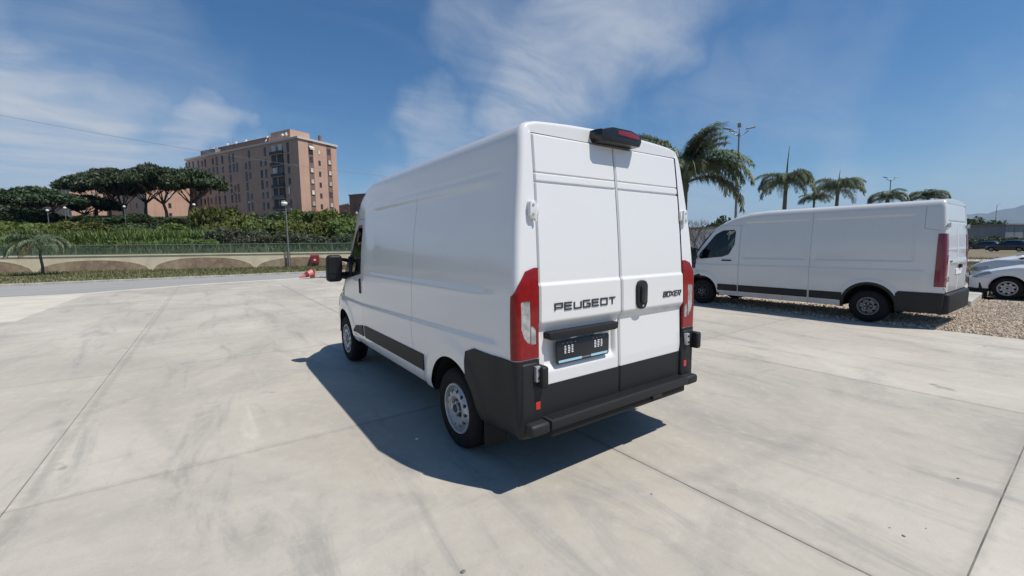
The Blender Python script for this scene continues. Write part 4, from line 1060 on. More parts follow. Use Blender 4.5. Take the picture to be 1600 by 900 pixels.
# ------------------------------------------------------------------ umbrella pines
def pine_crown(seed, R, H):
    rnd = random.Random(seed); cl = []
    for k in range(62):
        a = rnd.uniform(0, 6.28); r = R*math.sqrt(rnd.random())*.93; z = H*(.55*(1-(r/R)**2)+.12*rnd.random()); s = rnd.uniform(.62, 1.15); cl.append((r*math.cos(a), r*math.sin(a), z, s, s*.45))
    return leafcloud('crown', cl, 80, .26, seed, asp=.34, up=.8)
def pine_trunk(seed, R, zc, lean):
    rnd = random.Random(seed); bm = bmesh.new(); fk = zc*rnd.uniform(.40, .55); top = Vector((lean*.5, 0, fk))
    tube(bm, [(0, 0, -.6), (lean*.12, 0, fk*.5), tuple(top)], [.30, .24, .20], 8)
    for k in range(7):
        a = 2*math.pi*k/7+rnd.uniform(-.3, .3); e = Vector((lean+R*.62*math.cos(a), R*.62*math.sin(a), zc+.3)); m_ = top.lerp(e, .5)+Vector((0, 0, -.25+rnd.uniform(-.3, .3)))
        tube(bm, [tuple(top-Vector((0, 0, .1))), tuple(m_), tuple(e)], [.15, .10, .05], 6)
        for s_ in (-1, 1):
            e2 = m_.lerp(e, .7)+Vector((math.cos(a+s_*.9), math.sin(a+s_*.9), .55))*R*.28; tube(bm, [tuple(m_.lerp(e, .1)), tuple(e2)], [.07, .03], 5)
    return bmm('trunk', bm, 60)
_pc = [pine_crown(31+k, 4.6, 3.0) for k in range(4)]
pines = [(150, 84, 272, 332, 5.3, .8, 'leftmost of the tall umbrella pines, thick dark crown leaning left'), (196, 82, 268, 343, 4.8, -.5, 'umbrella pine with forked trunk in the middle of the tall row'),
         (228, 88, 270, 342, 5.0, .6, 'slim umbrella pine before the sunlit terracotta gable'), (262, 80, 262, 343, 4.6, -.8, 'umbrella pine with split trunk at the left end of the big apartment block'),
         (296, 82, 266, 345, 4.9, .9, 'rightmost umbrella pine overlapping the big apartment block'), (172, 96, 266, 335, 4.8, .5, 'umbrella pine standing behind the tall row near its left end'),
         (86, 74, 295, 343, 5.2, -1.6, 'lower wide umbrella pine leaning left, apart from the tall row'), (128, 82, 305, 340, 4.6, .8, 'small umbrella pine between the low leaning pine and the tall row'),
         (12, 78, 318, 348, 5.2, .3, 'far-left low rounded pine at the picture edge')]
for i, (px, d, ptop, pbot, R, lean, lab) in enumerate(pines):
    b_ = at(px, pbot, d); zt = at(px, ptop, d).z; b_.z = min(b_.z, hill(b_.x, b_.y)+.4); H = zt-b_.z; ch = (4.2, 4.2, 4.0, 4.4, 4.2, 4.0, 3.4, 3.0, 3.4)[i]; R *= 1.16; zc = max(H-ch*.86, .8)
    t = thing('umbrella_pine', lab, 'tree', tuple(b_), 0, 'umbrella pines on the slope')
    obj('trunk', pine_trunk(50+i, R*.85, zc, lean), m_bark, t); c = obj('crown', _pc[i % 4], m_pine, t, (lean, 0, zc-.15)); c.scale = (R/4.6, R/4.6, ch/2.4); c.rotation_euler = (0, 0, i*1.3)
# little globe lamps on the slope
for (px, py, d, lab) in ((74, 329, 66, 'leftmost small white globe lamp among the slope trees'), (101, 325, 66, 'small white globe lamp right of the low leaning pine'), (194, 323, 70, 'small white globe lamp between the pine trunks'), (303, 320, 62, 'small white globe lamp in front of the big apartment block')):
    q = at(px, py, d); z0 = hill(q.x, q.y); t = thing('globe_lamp', lab, 'lamp post', (q.x, q.y, z0), 0, 'globe lamps on the slope'); h = max(q.z-z0, 1)
    obj('pole', tubem('pole', [(0,0,-.3), (0,0,h)], [.06, .04], 6), m_pole, t); g = bmesh.new(); bmesh.ops.create_uvsphere(g, u_segments=10, v_segments=8, radius=.20); obj('lamp_globe', bmm('lamp_globe', g, 60), m_globe, t, (0, 0, h))
    obj('bracket', tubem('bracket', [(0,0,h-.5), (.5,0,h-.25)], .03, 5), m_pole, t)

# ------------------------------------------------------------------ apartment blocks
def plaster(c0, c1):
    def f(b):
        p = objc(); n = noise(rot(p, 0, .6, .6), .25, 6, .6); s = noise(rot(p, 0, 1, 1), 3.0, 5, .6); st = N('ShaderNodeTexNoise'); mp = N('ShaderNodeMapping'); L(p, mp.inputs[0]); mp.inputs['Scale'].default_value = (1.5, 1.5, .08); L(mp.outputs[0], st.inputs['Vector']); st.inputs['Scale'].default_value = 1.2; st.inputs['Detail'].default_value = 5
        c = ramp(n, [(.3, c0), (.7, c1)]); c = mixrgb(M('MULTIPLY', sstep(st.outputs[0], .5, .75), .35), c, tuple(v*.55 for v in c0)); L(c, b.inputs['Base Color'])
        z = N('ShaderNodeSeparateXYZ'); L(p, z.inputs[0]); bump(b, s, .2, .03)
    return f
m_terra = mat('terracotta_plaster', (.40, .23, .15), .9, build=plaster((.46, .285, .205), (.55, .355, .265)))
m_terra2 = mat('brown_plaster', (.22, .13, .10), .9, build=plaster((.19, .11, .085), (.25, .15, .115)))
m_greyp = mat('grey_plaster', (.25, .23, .21), .9, build=plaster((.20, .18, .165), (.30, .27, .25)))
m_band = mat('pale_roof_band', (.55, .52, .48), .8)
m_win = mat('dark_pane', (.03, .032, .035), .15, build=vary((.015, .016, .018), (.07, .07, .075), .8, rand=.4))
m_shut = mat('shutter', (.08, .06, .05), .7, build=vary((.045, .035, .03), (.12, .095, .08), .5, rand=.35))
m_whitew = mat('pale_shutter', (.55, .53, .50), .7, build=vary((.42, .40, .38), (.66, .64, .60), .5, rand=.3))
m_awn = mat('awning_cloth', (.60, .58, .54), .8)
class Block:
    """apartment block on a rectangle; local +x runs from the near corner along the long face, +y along the gable"""
    def __init__(s, label, corner, far_left, depth_len, z0, z1, m, roofm=m_band):
        s.L = (far_left-corner).xy.length; s.ang = math.atan2((far_left-corner).y, (far_left-corner).x); s.W = depth_len; s.h = z1-z0
        s.t = thing('apartment_block', label, 'building', (corner.x, corner.y, z0), s.ang); s.c = corner; s.z0 = z0
        s.sg = -1                                                      # gable runs to the local -y side
        obj('wall', box('wall', 0, s.L, -s.W, 0, -6, s.h), m, s.t); obj('roof_band', box('roof_band', -.35, s.L+.35, -s.W-.35, .35, s.h+.005, s.h+.55), roofm, s.t)
        s.cache = {}
    def u_at(s, px, py, gable=False):
        """where the line of sight at px meets the face"""
        d = _f+(px-800)/FPX*_r-(py-450)/FPX*_u; a = Vector((math.cos(s.ang), math.sin(s.ang))); 
        if gable: a = Vector((math.sin(s.ang), -math.cos(s.ang)))
        det = d.x*(-a.y)+a.x*d.y; r = s.c-CAM; t = (r.x*(-a.y)+a.x*r.y)/det; k = (d.x*r.y-d.y*r.x)/det
        return -k if False else ((CAM+d*t)-s.c).xy.dot(a)
    def win(s, u, z, w, h, m=None, gable=False, frame=True):
        k = (w, h, gable)
        if k not in s.cache:
            if gable: s.cache[k] = (box('window', -.05, .02, -w/2, w/2, -h/2, h/2), box('pane', -.075, -.052, -w/2+.07, w/2-.07, -h/2+.07, h/2-.07))
            else: s.cache[k] = (box('window', -w/2, w/2, -.02, .05, -h/2, h/2), box('pane', -w/2+.07, w/2-.07, .052, .075, -h/2+.07, h/2-.07))
        f, p = s.cache[k]; o = obj('window', f, m_shut, s.t, (0, -u, z) if gable else (u, 0, z)); pn = obj('pane', p, None, o)
        mm = m or m_win
        if not p.materials: p.materials.append(mm)
        pn.material_slots[0].link = 'OBJECT'; pn.material_slots[0].material = mm
        return o
rw = random.Random(5)
c0 = at(465, 213, 115); f0 = at(290, 245, 143); zb = 6.5
B1 = Block('large terracotta apartment block with pale roof band, standing above the slope', c0, f0, 12.3, zb, c0.z-.5, m_terra)
fl = 3.05; zt = B1.h-1.9
cols = [452, 416, 409, 391, 385, 371, 366, 360, 349, 340, 334, 327, 322, 317, 311, 303, 297, 292]
for px in cols:
    u = B1.u_at(px, 270)
    for k in range(9):
        if rw.random() < .06: continue
        B1.win(u, zt-k*fl, .95, rw.choice((1.8, 2.4, 2.7)), rw.choice((m_win, m_win, m_shut)))
# loggia stack
u0_, u1_ = B1.u_at(444, 262), B1.u_at(425, 262); um = (u0_+u1_)/2; wv_ = abs(u1_-u0_)
m_slab = mat('balcony_slab', (.33, .25, .20), .9); m_log = mat('loggia_dark', (.04, .04, .045), .6)
obj('loggia', box('loggia', um-wv_/2, um+wv_/2, -.02, .04, -.5, B1.h-1.2), m_log, B1.t)
obj('loggia_pier', box('loggia_pier', um-.12, um+.12, .042, .30, -.5, B1.h-1.2), m_terra, B1.t)
for k in range(10):
    z = zt-1.55-k*fl+.0; bs = obj('balcony', box('balcony', um-wv_/2-.05, um+wv_/2+.05, .043, .55, z, z+.22), m_slab, B1.t); obj('parapet', box('parapet', um-wv_/2, um+wv_/2, .50, .56, z+.225, z+1.0), rw.choice((m_log, m_win, m_shut)), bs)
    for s_ in (-1, 1):
        if rw.random() < .75: obj('loggia_glazing', box('loggia_glazing', um+s_*wv_*.27-wv_*.17, um+s_*wv_*.27+wv_*.17, .045, .09, z+1.05, z+2.75), rw.choice((m_win, m_whitew, m_shut, m_log)), B1.t)
# gable
for px in (487, 515):
    u = B1.u_at(px, 265, True); obj('stair_strip', box('stair_strip', -.06, .02, -u-.75, -u+.75, -1, B1.h-.05), m_terra2, B1.t)
    for k in range(9):
        B1.win(u, zt-k*fl, 1.1, 1.6, None, True).location.x = -.06
        if rw.random() < .65: B1.win(u, zt-k*fl+.1, 1.0, 1.3, m_whitew, True).location.x = -.13
        if rw.random() < .2: obj('awning', prism('awning', [(-.75, .0), (-.75, -.5), (-.05, .5), (-.05, .55)], -u-.7, -u+.7, 'y', smooth=None), m_awn, B1.t, (-.06, 0, zt-k*fl))
u = B1.u_at(500, 268, True)
for k in range(8): B1.win(u, zt-.6-k*fl, .75, 1.4, m_win if rw.random() < .6 else m_whitew, True)
# roof: stair house, long plant room, dishes, chimney
uu0, uu1 = B1.u_at(437, 215), B1.u_at(300, 240)
obj('roof_house', box('roof_house', uu0, uu0+9, -9.5, -3.2, B1.h+.55, B1.h+4.2), m_terra, B1.t); obj('plant_room', box('plant_room', uu0+9.01, uu1, -9.0, -2.6, B1.h+.55, B1.h+3.1), m_terra2, B1.t)
obj('chimney', box('chimney', 1.2, 1.9, -8.5, -7.8, B1.h+.55, B1.h+2.6), m_terra2, B1.t); obj('roof_house', box('roof_house', uu1-12, uu1-5, -3.3, -1.0, B1.h+.55, B1.h+2.4), m_greyp, B1.t)
dish = lathe('satellite_dish', [(.12, .001), (.08, .25), (-.02, .48), (-.03, .48), (.06, .25), (.09, .001)], 14, 60)
for k in range(16):
    u = uu0-1+rw.random()*(uu1-uu0); o = obj('satellite_dish', dish, m_globe, B1.t, (u, -2.0-rw.random()*.4, B1.h+1.9+rw.random()*1.5)); o.rotation_euler = (0, -.4, rw.uniform(1.0, 2.1)); sc = rw.uniform(.7, 1.1); o.scale = (sc,)*3
for k in range(5): u = uu0+rw.random()*(uu1-uu0); obj('aerial', tubem('aerial', [(u, -4, B1.h+2), (u, -4, B1.h+5.5)], .04, 4), m_pole, B1.t)
ac = box('air_conditioner', -.42, .42, .0, .34, -.3, .3, .03)
for px, k in ((388, 4), (363, 3), (337, 5), (391, 6), (412, 7), (318, 2), (452, 5), (366, 7), (334, 3)): obj('air_conditioner', ac, m_whitew, B1.t, (B1.u_at(px, 270), .06, zt-k*fl-1.6))
ld = obj('laundry', box('laundry', -.35, .35, .35, .40, -1.6, .2), m_awn, B1.t, (B1.u_at(452.5, 290), 0, zt-3.6*fl))
def small_block(lab, corner_px, far_px, dc, df, top, wid, m, z0, ncol, nfl, gab):
    c = at(corner_px, top, dc); f_ = at(far_px, top, df); b = Block(lab, c, f_, wid, z0, c.z-.5, m); t = b.h-1.9
    for i in range(ncol):
        u = b.L*(i+.5)/ncol
        for k in range(nfl): b.win(u+rw.uniform(-.2, .2), t-k*fl, .8 if i % 3 else 1.6, rw.choice((1.6, 2.2)), rw.choice((m_win, m_win, m_shut, m_whitew)))
    for i in range(gab):
        u = b.W*(i+.5)/gab
        for k in range(nfl): b.win(u, t-k*fl, .8, 1.5, rw.choice((m_win, m_whitew)), True)
    return b
b2 = small_block('terracotta block with sunlit gable seen behind the tall pines', 224, 140, 128, 150, 258, 11.5, m_terra, 7, 9, 7, 1)
b3 = small_block('grey-fronted block with orange gable behind the low leaning pine', 107, 44, 135, 158, 289, 11.0, m_terra, 6, 8, 5, 1)
b4 = small_block('small distant block with pale roof at the far left', 36, 6, 170, 185, 312, 8, m_terra, 7, 4, 4, 1)
obj('roof_house', box('roof_house', 1, 5, -6, -2, b4.h+.55, b4.h+3), m_terra, b4.t); obj('roof_house', box('roof_house', 2, 8, -8, -3, b3.h+.55, b3.h+2.5), m_terra2, b3.t)
b5 = small_block('low terracotta block just right of the big apartment block', 546, 527, 150, 158, 318, 5, m_terra, 6, 2, 4, 1)
c = at(545.5, 306, 120); f_ = at(620, 298, 112); 
b6 = thing('brown_building', 'plain brown building end showing beside the cab of the foreground van', 'building', (c.x, c.y, 5), math.atan2(f_.y-c.y, f_.x-c.x))
obj('wall', box('wall', 0, 15, 0, 12, -4, c.z-5), m_terra2, b6); obj('roof_band', box('roof_band', -.15, 15.15, -.15, 12.15, c.z-4.99, c.z-4.7), m_terra2, b6)
for x, z in ((2.2, 3.2), (3.9, 3.2), (2.2, 6.4), (3.9, 6.4), (6.5, 6.4), (6.5, 3.2)):
    w_ = obj('window', box('window', x-.4, x+.4, -.05, .01, c.z-5-z-.7, c.z-5-z+.7), m_shut, b6); obj('pane', box('pane', x-.32, x+.32, -.07, -.052, c.z-5-z-.6, c.z-5-z+.6), m_win, w_)
d_ = obj('satellite_dish', dish, m_globe, b6, (3.0, -.4, c.z-5-5)); d_.rotation_euler = (0, 0, -1.5)
# ------------------------------------------------------------------ palms
def frond_mesh(seed, L_=3.2, e0=1.1, drop=2.2, leaf=.80):
    """feather leaf: rachis arching from elevation e0, leaflets hanging from both sides"""
    rnd = random.Random(seed); bm = bmesh.new(); pts = [Vector((0, 0, 0))]; n = 14
    for k in range(n):
        e = e0-drop*((k+.5)/n)**1.25; pts.append(pts[-1]+Vector((math.cos(e), 0, math.sin(e)))*L_/n)
    tube(bm, [tuple(p) for p in pts], [.035*(1-.85*i/n)+.004 for i in range(n+1)], 5)
    for k in range(92):
        t = .14+.86*k/91; i = min(int(t*n), n-1); fr = t*n-i; p = pts[i].lerp(pts[i+1], fr); tn = (pts[i+1]-pts[i]).normalized()
        for sd in (-1, 1):
            l = leaf*(.45+.55*math.sin(math.pi*min(t*1.05, 1)))*rnd.uniform(.75, 1.15); a = rnd.uniform(-.5, .6)
            d = (Vector((0, sd, 0))*math.cos(a)+tn.cross(Vector((0, sd, 0)))*math.sin(a)*sd*-1*.7+tn*rnd.uniform(.35, .75)).normalized(); w = .024
            q1 = p+d*l*.5; d2 = (d+Vector((0, 0, -rnd.uniform(.4, 1.4)))).normalized(); q2 = q1+d2*l*.5; s = d.cross(Vector((0, 0, 1)))
            s = s.normalized()*w if s.length > .05 else Vector((w, 0, 0))
            a0, a1, b0, b1, c = bm.verts.new(p-s*.6), bm.verts.new(p+s*.6), bm.verts.new(q1-s), bm.verts.new(q1+s), bm.verts.new(q2)
            bm.faces.new((a0, a1, b1, b0)); bm.faces.new((b0, b1, c))
    return bmm('frond', bm)
m_palm = leafm('palm_leaf', (.10, .13, .075), (.21, .245, .145), .25, .2, 1.5); m_palmd = leafm('dry_palm_leaf', (.14, .11, .05), (.22, .17, .08), .2, .2, 1.5)
m_trunk = mat('palm_trunk', (.13, .11, .09), .95, build=vary((.08, .07, .055), (.18, .155, .125), 3, bmp=.6, bscale=9, dist=.03))
_fr = [frond_mesh(1, e0=1.35, drop=1.3), frond_mesh(2, e0=1.1, drop=2.0), frond_mesh(3, e0=.85, drop=2.3), frond_mesh(4, e0=.5, drop=2.0), frond_mesh(5, e0=.15, drop=1.6), frond_mesh(6, e0=1.2, drop=2.9)]
def palm(px, ptop, depth, label, n, sc, zg=-.1, spear=True, ids=(0, 1, 2, 3, 5), seed=0, dry=.1, trunk=.15, sl=1.0):
    c = at(px, ptop, depth); z = c.z; rnd = random.Random(seed+px); t = thing('palm_tree', label, 'palm', (c.x, c.y, zg), 0, 'palm trees'); h = z-zg
    obj('trunk', tubem('trunk', [(0, 0, -.1), (.03, 0, h*.35), (-.02, .02, h*.7), (0, 0, h+.1)], [trunk*1.35, trunk*1.05, trunk, trunk*.8], 12), m_trunk, t)
    obj('crown_shaft', tubem('crown_shaft', [(0, 0, h-.3), (0, 0, h), (0, 0, h+.45)], [trunk*.95, trunk*1.15, .05], 10), m_palm, t)
    for k in range(n):
        i = ids[k % len(ids)]; f = obj('frond', _fr[i], None, t, (0, 0, h+rnd.uniform(.05, .3))); me = _fr[i]
        if not me.materials: me.materials.append(m_palm)
        f.material_slots[0].link = 'OBJECT'; f.material_slots[0].material = m_palmd if (i in (3, 4) and rnd.random() < dry*3) else m_palm
        f.rotation_euler = (rnd.uniform(-.12, .12), rnd.uniform(-.12, .12), k*2.399+rnd.uniform(-.3, .3)); s_ = sc*rnd.uniform(.85, 1.12); f.scale = (s_, s_, s_)
    if spear: obj('spear_leaf', tubem('spear_leaf', [(0, 0, h+.2), (.06, 0, h+2.0*sc*sl), (.25, 0, h+3.9*sc*sl)], [.09, .055, .012], 5), m_palm, t)
    return t
palm(1070, 290, 19.5, 'big bushy palm right behind the foreground van', 50, .98, seed=1, spear=False, ids=(0, 1, 2, 3, 1, 2, 0), trunk=.16)
palm(1228, 292, 33, 'palm with a tall upright spear leaf above the parked van roof', 30, .80, seed=2, ids=(1, 2, 5, 2, 5, 3))
palm(1309, 300, 38, 'second palm with a short spear leaf, right of the tallest spear', 30, .80, sl=.62, seed=3, ids=(1, 2, 5, 2, 5, 3))
palm(1386, 314, 52, 'palm crown just showing over the middle of the parked van roof', 26, .85, seed=4, spear=False, ids=(1, 2, 5, 3))
palm(1450, 313, 58, 'rightmost palm, only its crown arching over the van roof', 26, .95, seed=5, spear=False, ids=(1, 2, 5, 3))
palm(1272, 316, 60, 'distant palm tuft low behind the parked van between two spear palms', 22, .8, seed=6, spear=False, ids=(1, 2, 5))
q = at_z(66, 432); palm(62, 388, (q-CAM).dot(_f), 'small drooping palm growing on the verge in front of the cream wall', 22, .62, zg=.05, spear=False, ids=(2, 5, 3, 5, 1), seed=7, dry=.15, trunk=.07)
# bare shrub and dry branches beside the foreground van's right edge
def bare(px, py, d, h, seed, label):
    rnd = random.Random(seed); c = at_z(px, py) if d is None else at(px, 400, d); bm = bmesh.new()
    def grow(p, dr, l, r, lv):
        e = p+dr*l; tube(bm, [tuple(p), tuple((p+e)/2+Vector((rnd.uniform(-.04, .04), rnd.uniform(-.04, .04), 0))*l), tuple(e)], [r, r*.8, r*.6], 5, False)
        if lv: 
            for _ in range(3): grow(e, (dr+Vector((rnd.uniform(-.8, .8), rnd.uniform(-.8, .8), rnd.uniform(-.1, .5)))).normalized(), l*.72, r*.6, lv-1)
    for k in range(4): grow(Vector((0, 0, 0)), Vector((rnd.uniform(-.5, .5), rnd.uniform(-.5, .5), 1)).normalized(), h*.36, .035, 4)
    t = thing('bare_shrub', label, 'shrub', (c.x, c.y, -.08)); obj('branches', bmm('branches', bm, 60), m_bark, t); return t
bare(1092, 0, 24, 3.2, 3, 'leafless twiggy shrub beside the nose of the parked van')
bare(1106, 0, 27, 2.6, 8, 'smaller leafless shrub behind the parked van nose')
# white kiosk behind the parked van's nose
c = at(1094, 386, 30); kq = thing('site_hut', 'small white hut with flat roof glimpsed beyond the parked van nose', 'hut', (c.x, c.y, -.08), .6)
obj('wall', box('wall', -1.2, 1.2, -1, 1, 0, 2.7), m_band, kq); obj('roof', box('roof', -1.35, 1.35, -1.15, 1.15, 2.705, 2.85), m_greyp, kq); w_ = obj('window', box('window', -.5, .5, -1.03, -.99, 1.2, 2.0), m_shut, kq); obj('pane', box('pane', -.42, .42, -1.05, -1.032, 1.28, 1.92), m_win, w_)
# ------------------------------------------------------------------ tall light masts
def mast(px, ptop, depth, arms, label, sc=1):
    c = at(px, ptop, depth); h = c.z; t = thing('light_mast', label, 'lamp post', (c.x, c.y, -.1), 0, 'tall light masts')
    obj('pole', tubem('pole', [(0, 0, 0), (0, 0, h*.5), (0, 0, h)], [.13*sc, .10*sc, .065*sc], 10), m_pole, t); obj('mast_head', tubem('mast_head', [(0, 0, h-.15), (0, 0, h+.06)], .11*sc, 8), m_pole, t)
    for a in arms:
        ca, sa = math.cos(a), math.sin(a); obj('arm', tubem('arm', [(0, 0, h-.08), (.35*ca*sc, .35*sa*sc, h), (.75*ca*sc, .75*sa*sc, h+.28*sc)], .035*sc, 6), m_pole, t)
        b_ = bmesh.new(); boxbm(b_, .62*sc, 1.3*sc, -.13*sc, .13*sc, -.05*sc, .05*sc, .02); 
        o = obj('lamp_head', bmm('lamp_head', b_), m_pole, t, (0, 0, h+.30*sc)); o.rotation_euler = (0, -.22, a)
    return t
mast(1155, 208, 35, (-.62, 2.3, 1.0, 3.6), 'tall grey light mast with four arms beside the big palm')
mast(1392, 281, 72, (-.6, 2.5), 'distant light mast with two arms above the parked van roof')
mast(1558, 320, 130, (-.6,), 'thin far light mast against the mountains', .8)
# ------------------------------------------------------------------ cars
def make_car(name, label, x, y, rz, pm, L_=4.1, Wd=.88, Hh=1.48, belt=.92, cat='car', hood=.93, mw=None):
    T = thing(name, label, cat, (x, y, 0), rz); h = L_/2
    top = [(-h, .62), (-h+.03, .95), (-h+.35, Hh-.22), (-h+.75, Hh-.03), (-h+1.5, Hh), (-h+2.1, Hh-.03), (-h+2.45, Hh-.16), (h-1.02, hood+.04), (h-.6, hood-.06), (h-.25, hood-.17), (h-.06, hood-.30), (h, .50)]
    wid = [(-h, .62), (-h+.06, .84), (-h+.25, .95), (-h+.7, 1), (h-.9, 1), (h-.45, .94), (h-.2, .84), (h-.06, .68), (h, .5)]
    rows = 34; ys = [-h+L_*k/110 for k in range(111)]; bm = bmesh.new(); grid = []
    for y_ in ys:
        zt = interp(y_, top); w = Wd*interp(y_, wid); zb_ = min(belt, zt-.04); col = []
        sh = (zt-zb_)
        pr = [(w*.90, .20), (w*.955, .24), (w*.985, .40), (w, .60), (w*.985, zb_-.12), (w*.955, zb_), (w*(.90 if sh < .2 else .86), zb_+sh*.45), (w*(.78 if sh < .2 else .72), zb_+sh*.86), (w*.52, zt-.008), (0, zt+.012)]
        P = catmull(pr, 10)
        P = []
        for k in range(rows):
            f = k/(rows-1)*(len(pr)-1); i = min(int(f), len(pr)-2); t = f-i; a = pr[max(i-1, 0)]; b = pr[i]; c = pr[i+1]; d = pr[min(i+2, len(pr)-1)]
            P.append([.5*(2*b[j]+(c[j]-a[j])*t+(2*a[j]-5*b[j]+4*c[j]-d[j])*t*t+(3*b[j]-a[j]-3*c[j]+d[j])*t**3) for j in (0, 1)])
        for (pw, pz) in P: col.append(bm.verts.new((-max(pw, 0), y_, pz)))
        grid.append(col)
    for A, B in zip(grid, grid[1:]):
        for k in range(rows-1): bm.faces.new((A[k], A[k+1], B[k+1], B[k]))
    for G, dy in ((grid[0], -.02), (grid[-1], .02)):
        cap = [bm.verts.new((0, v.co.y+dy, v.co.z)) for v in G]
        for k in range(rows-1): bm.faces.new((G[k], G[k+1], cap[k+1], cap[k]))
    bmesh.ops.remove_doubles(bm, verts=bm.verts, dist=1e-4); bmesh.ops.recalc_face_normals(bm, faces=bm.faces)
    if sum(f.normal.x*f.calc_area() for f in bm.faces if abs(f.normal.x) > .8) > 0: bmesh.ops.reverse_faces(bm, faces=bm.faces)
    ya, yf = -h+.78, h-.82; R = .315; fw = lambda q: q.x < -.3
    for cy in (ya, yf):
        poly = arch_poly(cy, R, R+.055, -.2, 20); bmesh.ops.delete(bm, geom=cut(bm, side_planes(poly), lambda q: q.x < -Wd*.6), context='FACES')
    dk = [[(-h+.55, belt+.03), (-h+.72, Hh-.12), (-h+1.62, Hh-.08), (-h+1.66, belt+.03)], [(-h+1.72, belt+.03), (-h+1.68, Hh-.08), (-h+2.12, Hh-.11), (h-1.12, belt+.05), (h-1.2, belt+.02)]]
    for poly in dk:
        g = side_take(bm, poly); me_ = pair('side_window', g, m_glassd, T, off=-.004, depth=.01)
    ws = take(bm, cut(bm, top_planes([(-Wd*.80, h-1.08), (.1, h-1.02), (.1, -h+2.42), (-Wd*.66, -h+2.50)]), lambda q: q.z > .85)); mirrored(ws); thick(ws, -.004, 0); obj('windscreen', bmm('windscreen', ws, 40), m_glassd, T)
    rw_ = take(bm, cut(bm, top_planes([(-Wd*.72, -h+.10), (.1, -h+.08), (.1, -h+.55), (-Wd*.62, -h+.55)]), lambda q: q.z > .98)); mirrored(rw_); thick(rw_, -.004, 0); obj('rear_window', bmm('rear_window', rw_, 40), m_glassd, T)
    hl = take(bm, cut(bm, side_planes([(h-.50, .73), (h-.44, .80), (h+.1, .70), (h+.1, .60), (h-.2, .60)]), lambda q: q.y > h-.8 and q.x < -Wd*.32)); pair('headlight', hl, m_headl, T, off=.004, depth=.02)
    tl = take(bm, cut(bm, side_planes([(-h-.1, .78), (-h-.1, 1.0), (-h+.16, 1.0), (-h+.22, .82)]), lambda q: q.y < -h+.6 and q.x < -Wd*.5)); pair('tail_light', tl, m_redd, T, off=.004, depth=.02)
    gl = take(bm, cut(bm, [((-Wd*.55, 0, 0), (-1, 0, 0)), ((0, 0, .55), (0, 0, 1)), ((0, 0, .34), (0, 0, -1))], lambda q: q.y > h-.3)); mirrored(gl); thick(gl, .004, 0); obj('grille', bmm('grille', gl, 40), m_black, T)
    bp = take(bm, [f for f in bm.faces if f.calc_center_median().z < .30]); mirrored(bp); thick(bp, .006, 0); obj('sill_trim', bmm('sill_trim', bp, 40), m_black, T)
    for a, b in (((-h+1.68, .34), (-h+1.68, belt)), ((h-1.22, .34), (h-1.22, belt-.02))): seam(bm, a, b, .004)
    mirrored(bm); obj('body_shell', bmm('body_shell', bm, 35), pm, T)
    obj('floor_pan', box('floor_pan', -Wd+.12, Wd-.12, -h+.2, h-.25, .20, .45), m_under, T); obj('interior', box('interior', -Wd+.2, Wd-.2, -h+.5, h-1.4, .46, .84, .05, 2), m_seat, T)
    for cy in (ya, yf):
        lm = liner(cy, R, R+.06, -Wd+.02, -Wd+.30); obj('wheel_housing', lm, m_gap, T); obj('wheel_housing', flipx(lm, 'wheel_housing'), m_gap, T)
        for s in (0, 1): wheel(T, (1 if s else -1)*(Wd-.10), cy, R, .205, .19, 8, .030, right=bool(s), alloy=True)
    for s in (-1, 1): obj('door_mirror', box('door_mirror', *sorted((s*(Wd-.02), s*(Wd+.17))), h-1.38, h-1.26, belt+.0, belt+.14, .035, 3), pm, T)
    pl_ = obj('number_plate', box('number_plate', -.26, .26, h+.016, h+.03, .36, .47, .002), m_print, T)
    return T
m_headl = mat('headlight_lens', (.30, .31, .33), .10, .3, coat=.8)
m_carw = paint('car_white_paint', (.66, .67, .68), .1); m_card = mat('dark_car_paint', (.016, .018, .024), .22, coat=.7); m_cargr = mat('grey_car_paint', (.20, .21, .22), .3, .2, coat=.6)
make_car('parked_car', 'nearest white hatchback at the right edge, wheel and headlight in view', 16.95, -1.62, .04, m_carw)
make_car('parked_car', 'white car parked one row behind the nearest hatchback, bonnet showing above it', 20.6, -1.25, .04, m_carw, L_=4.3, Hh=1.62, hood=1.10, belt=1.02)
make_car('parked_car', 'dark grey car between the two white cars at the right edge', 18.75, -2.15, .04, m_cargr, L_=4.1, Hh=1.5)
q = at_z(1574, 393); make_car('parked_car', 'black car parked far off beyond the dry field, before the grey shed', q.x, q.y, -.25, m_card, L_=4.4, Hh=1.65, belt=1.0)
q = at_z(1545, 390); make_car('parked_car', 'dark car half hidden behind the far black car', q.x+3, q.y+1, -.2, m_card, L_=4.3, Hh=1.5)
q = at_z(1534, 388); make_car('parked_car', 'far white car left of the dark cars beyond the field', q.x+16, q.y+8, 1.2, m_carw, L_=4.2)
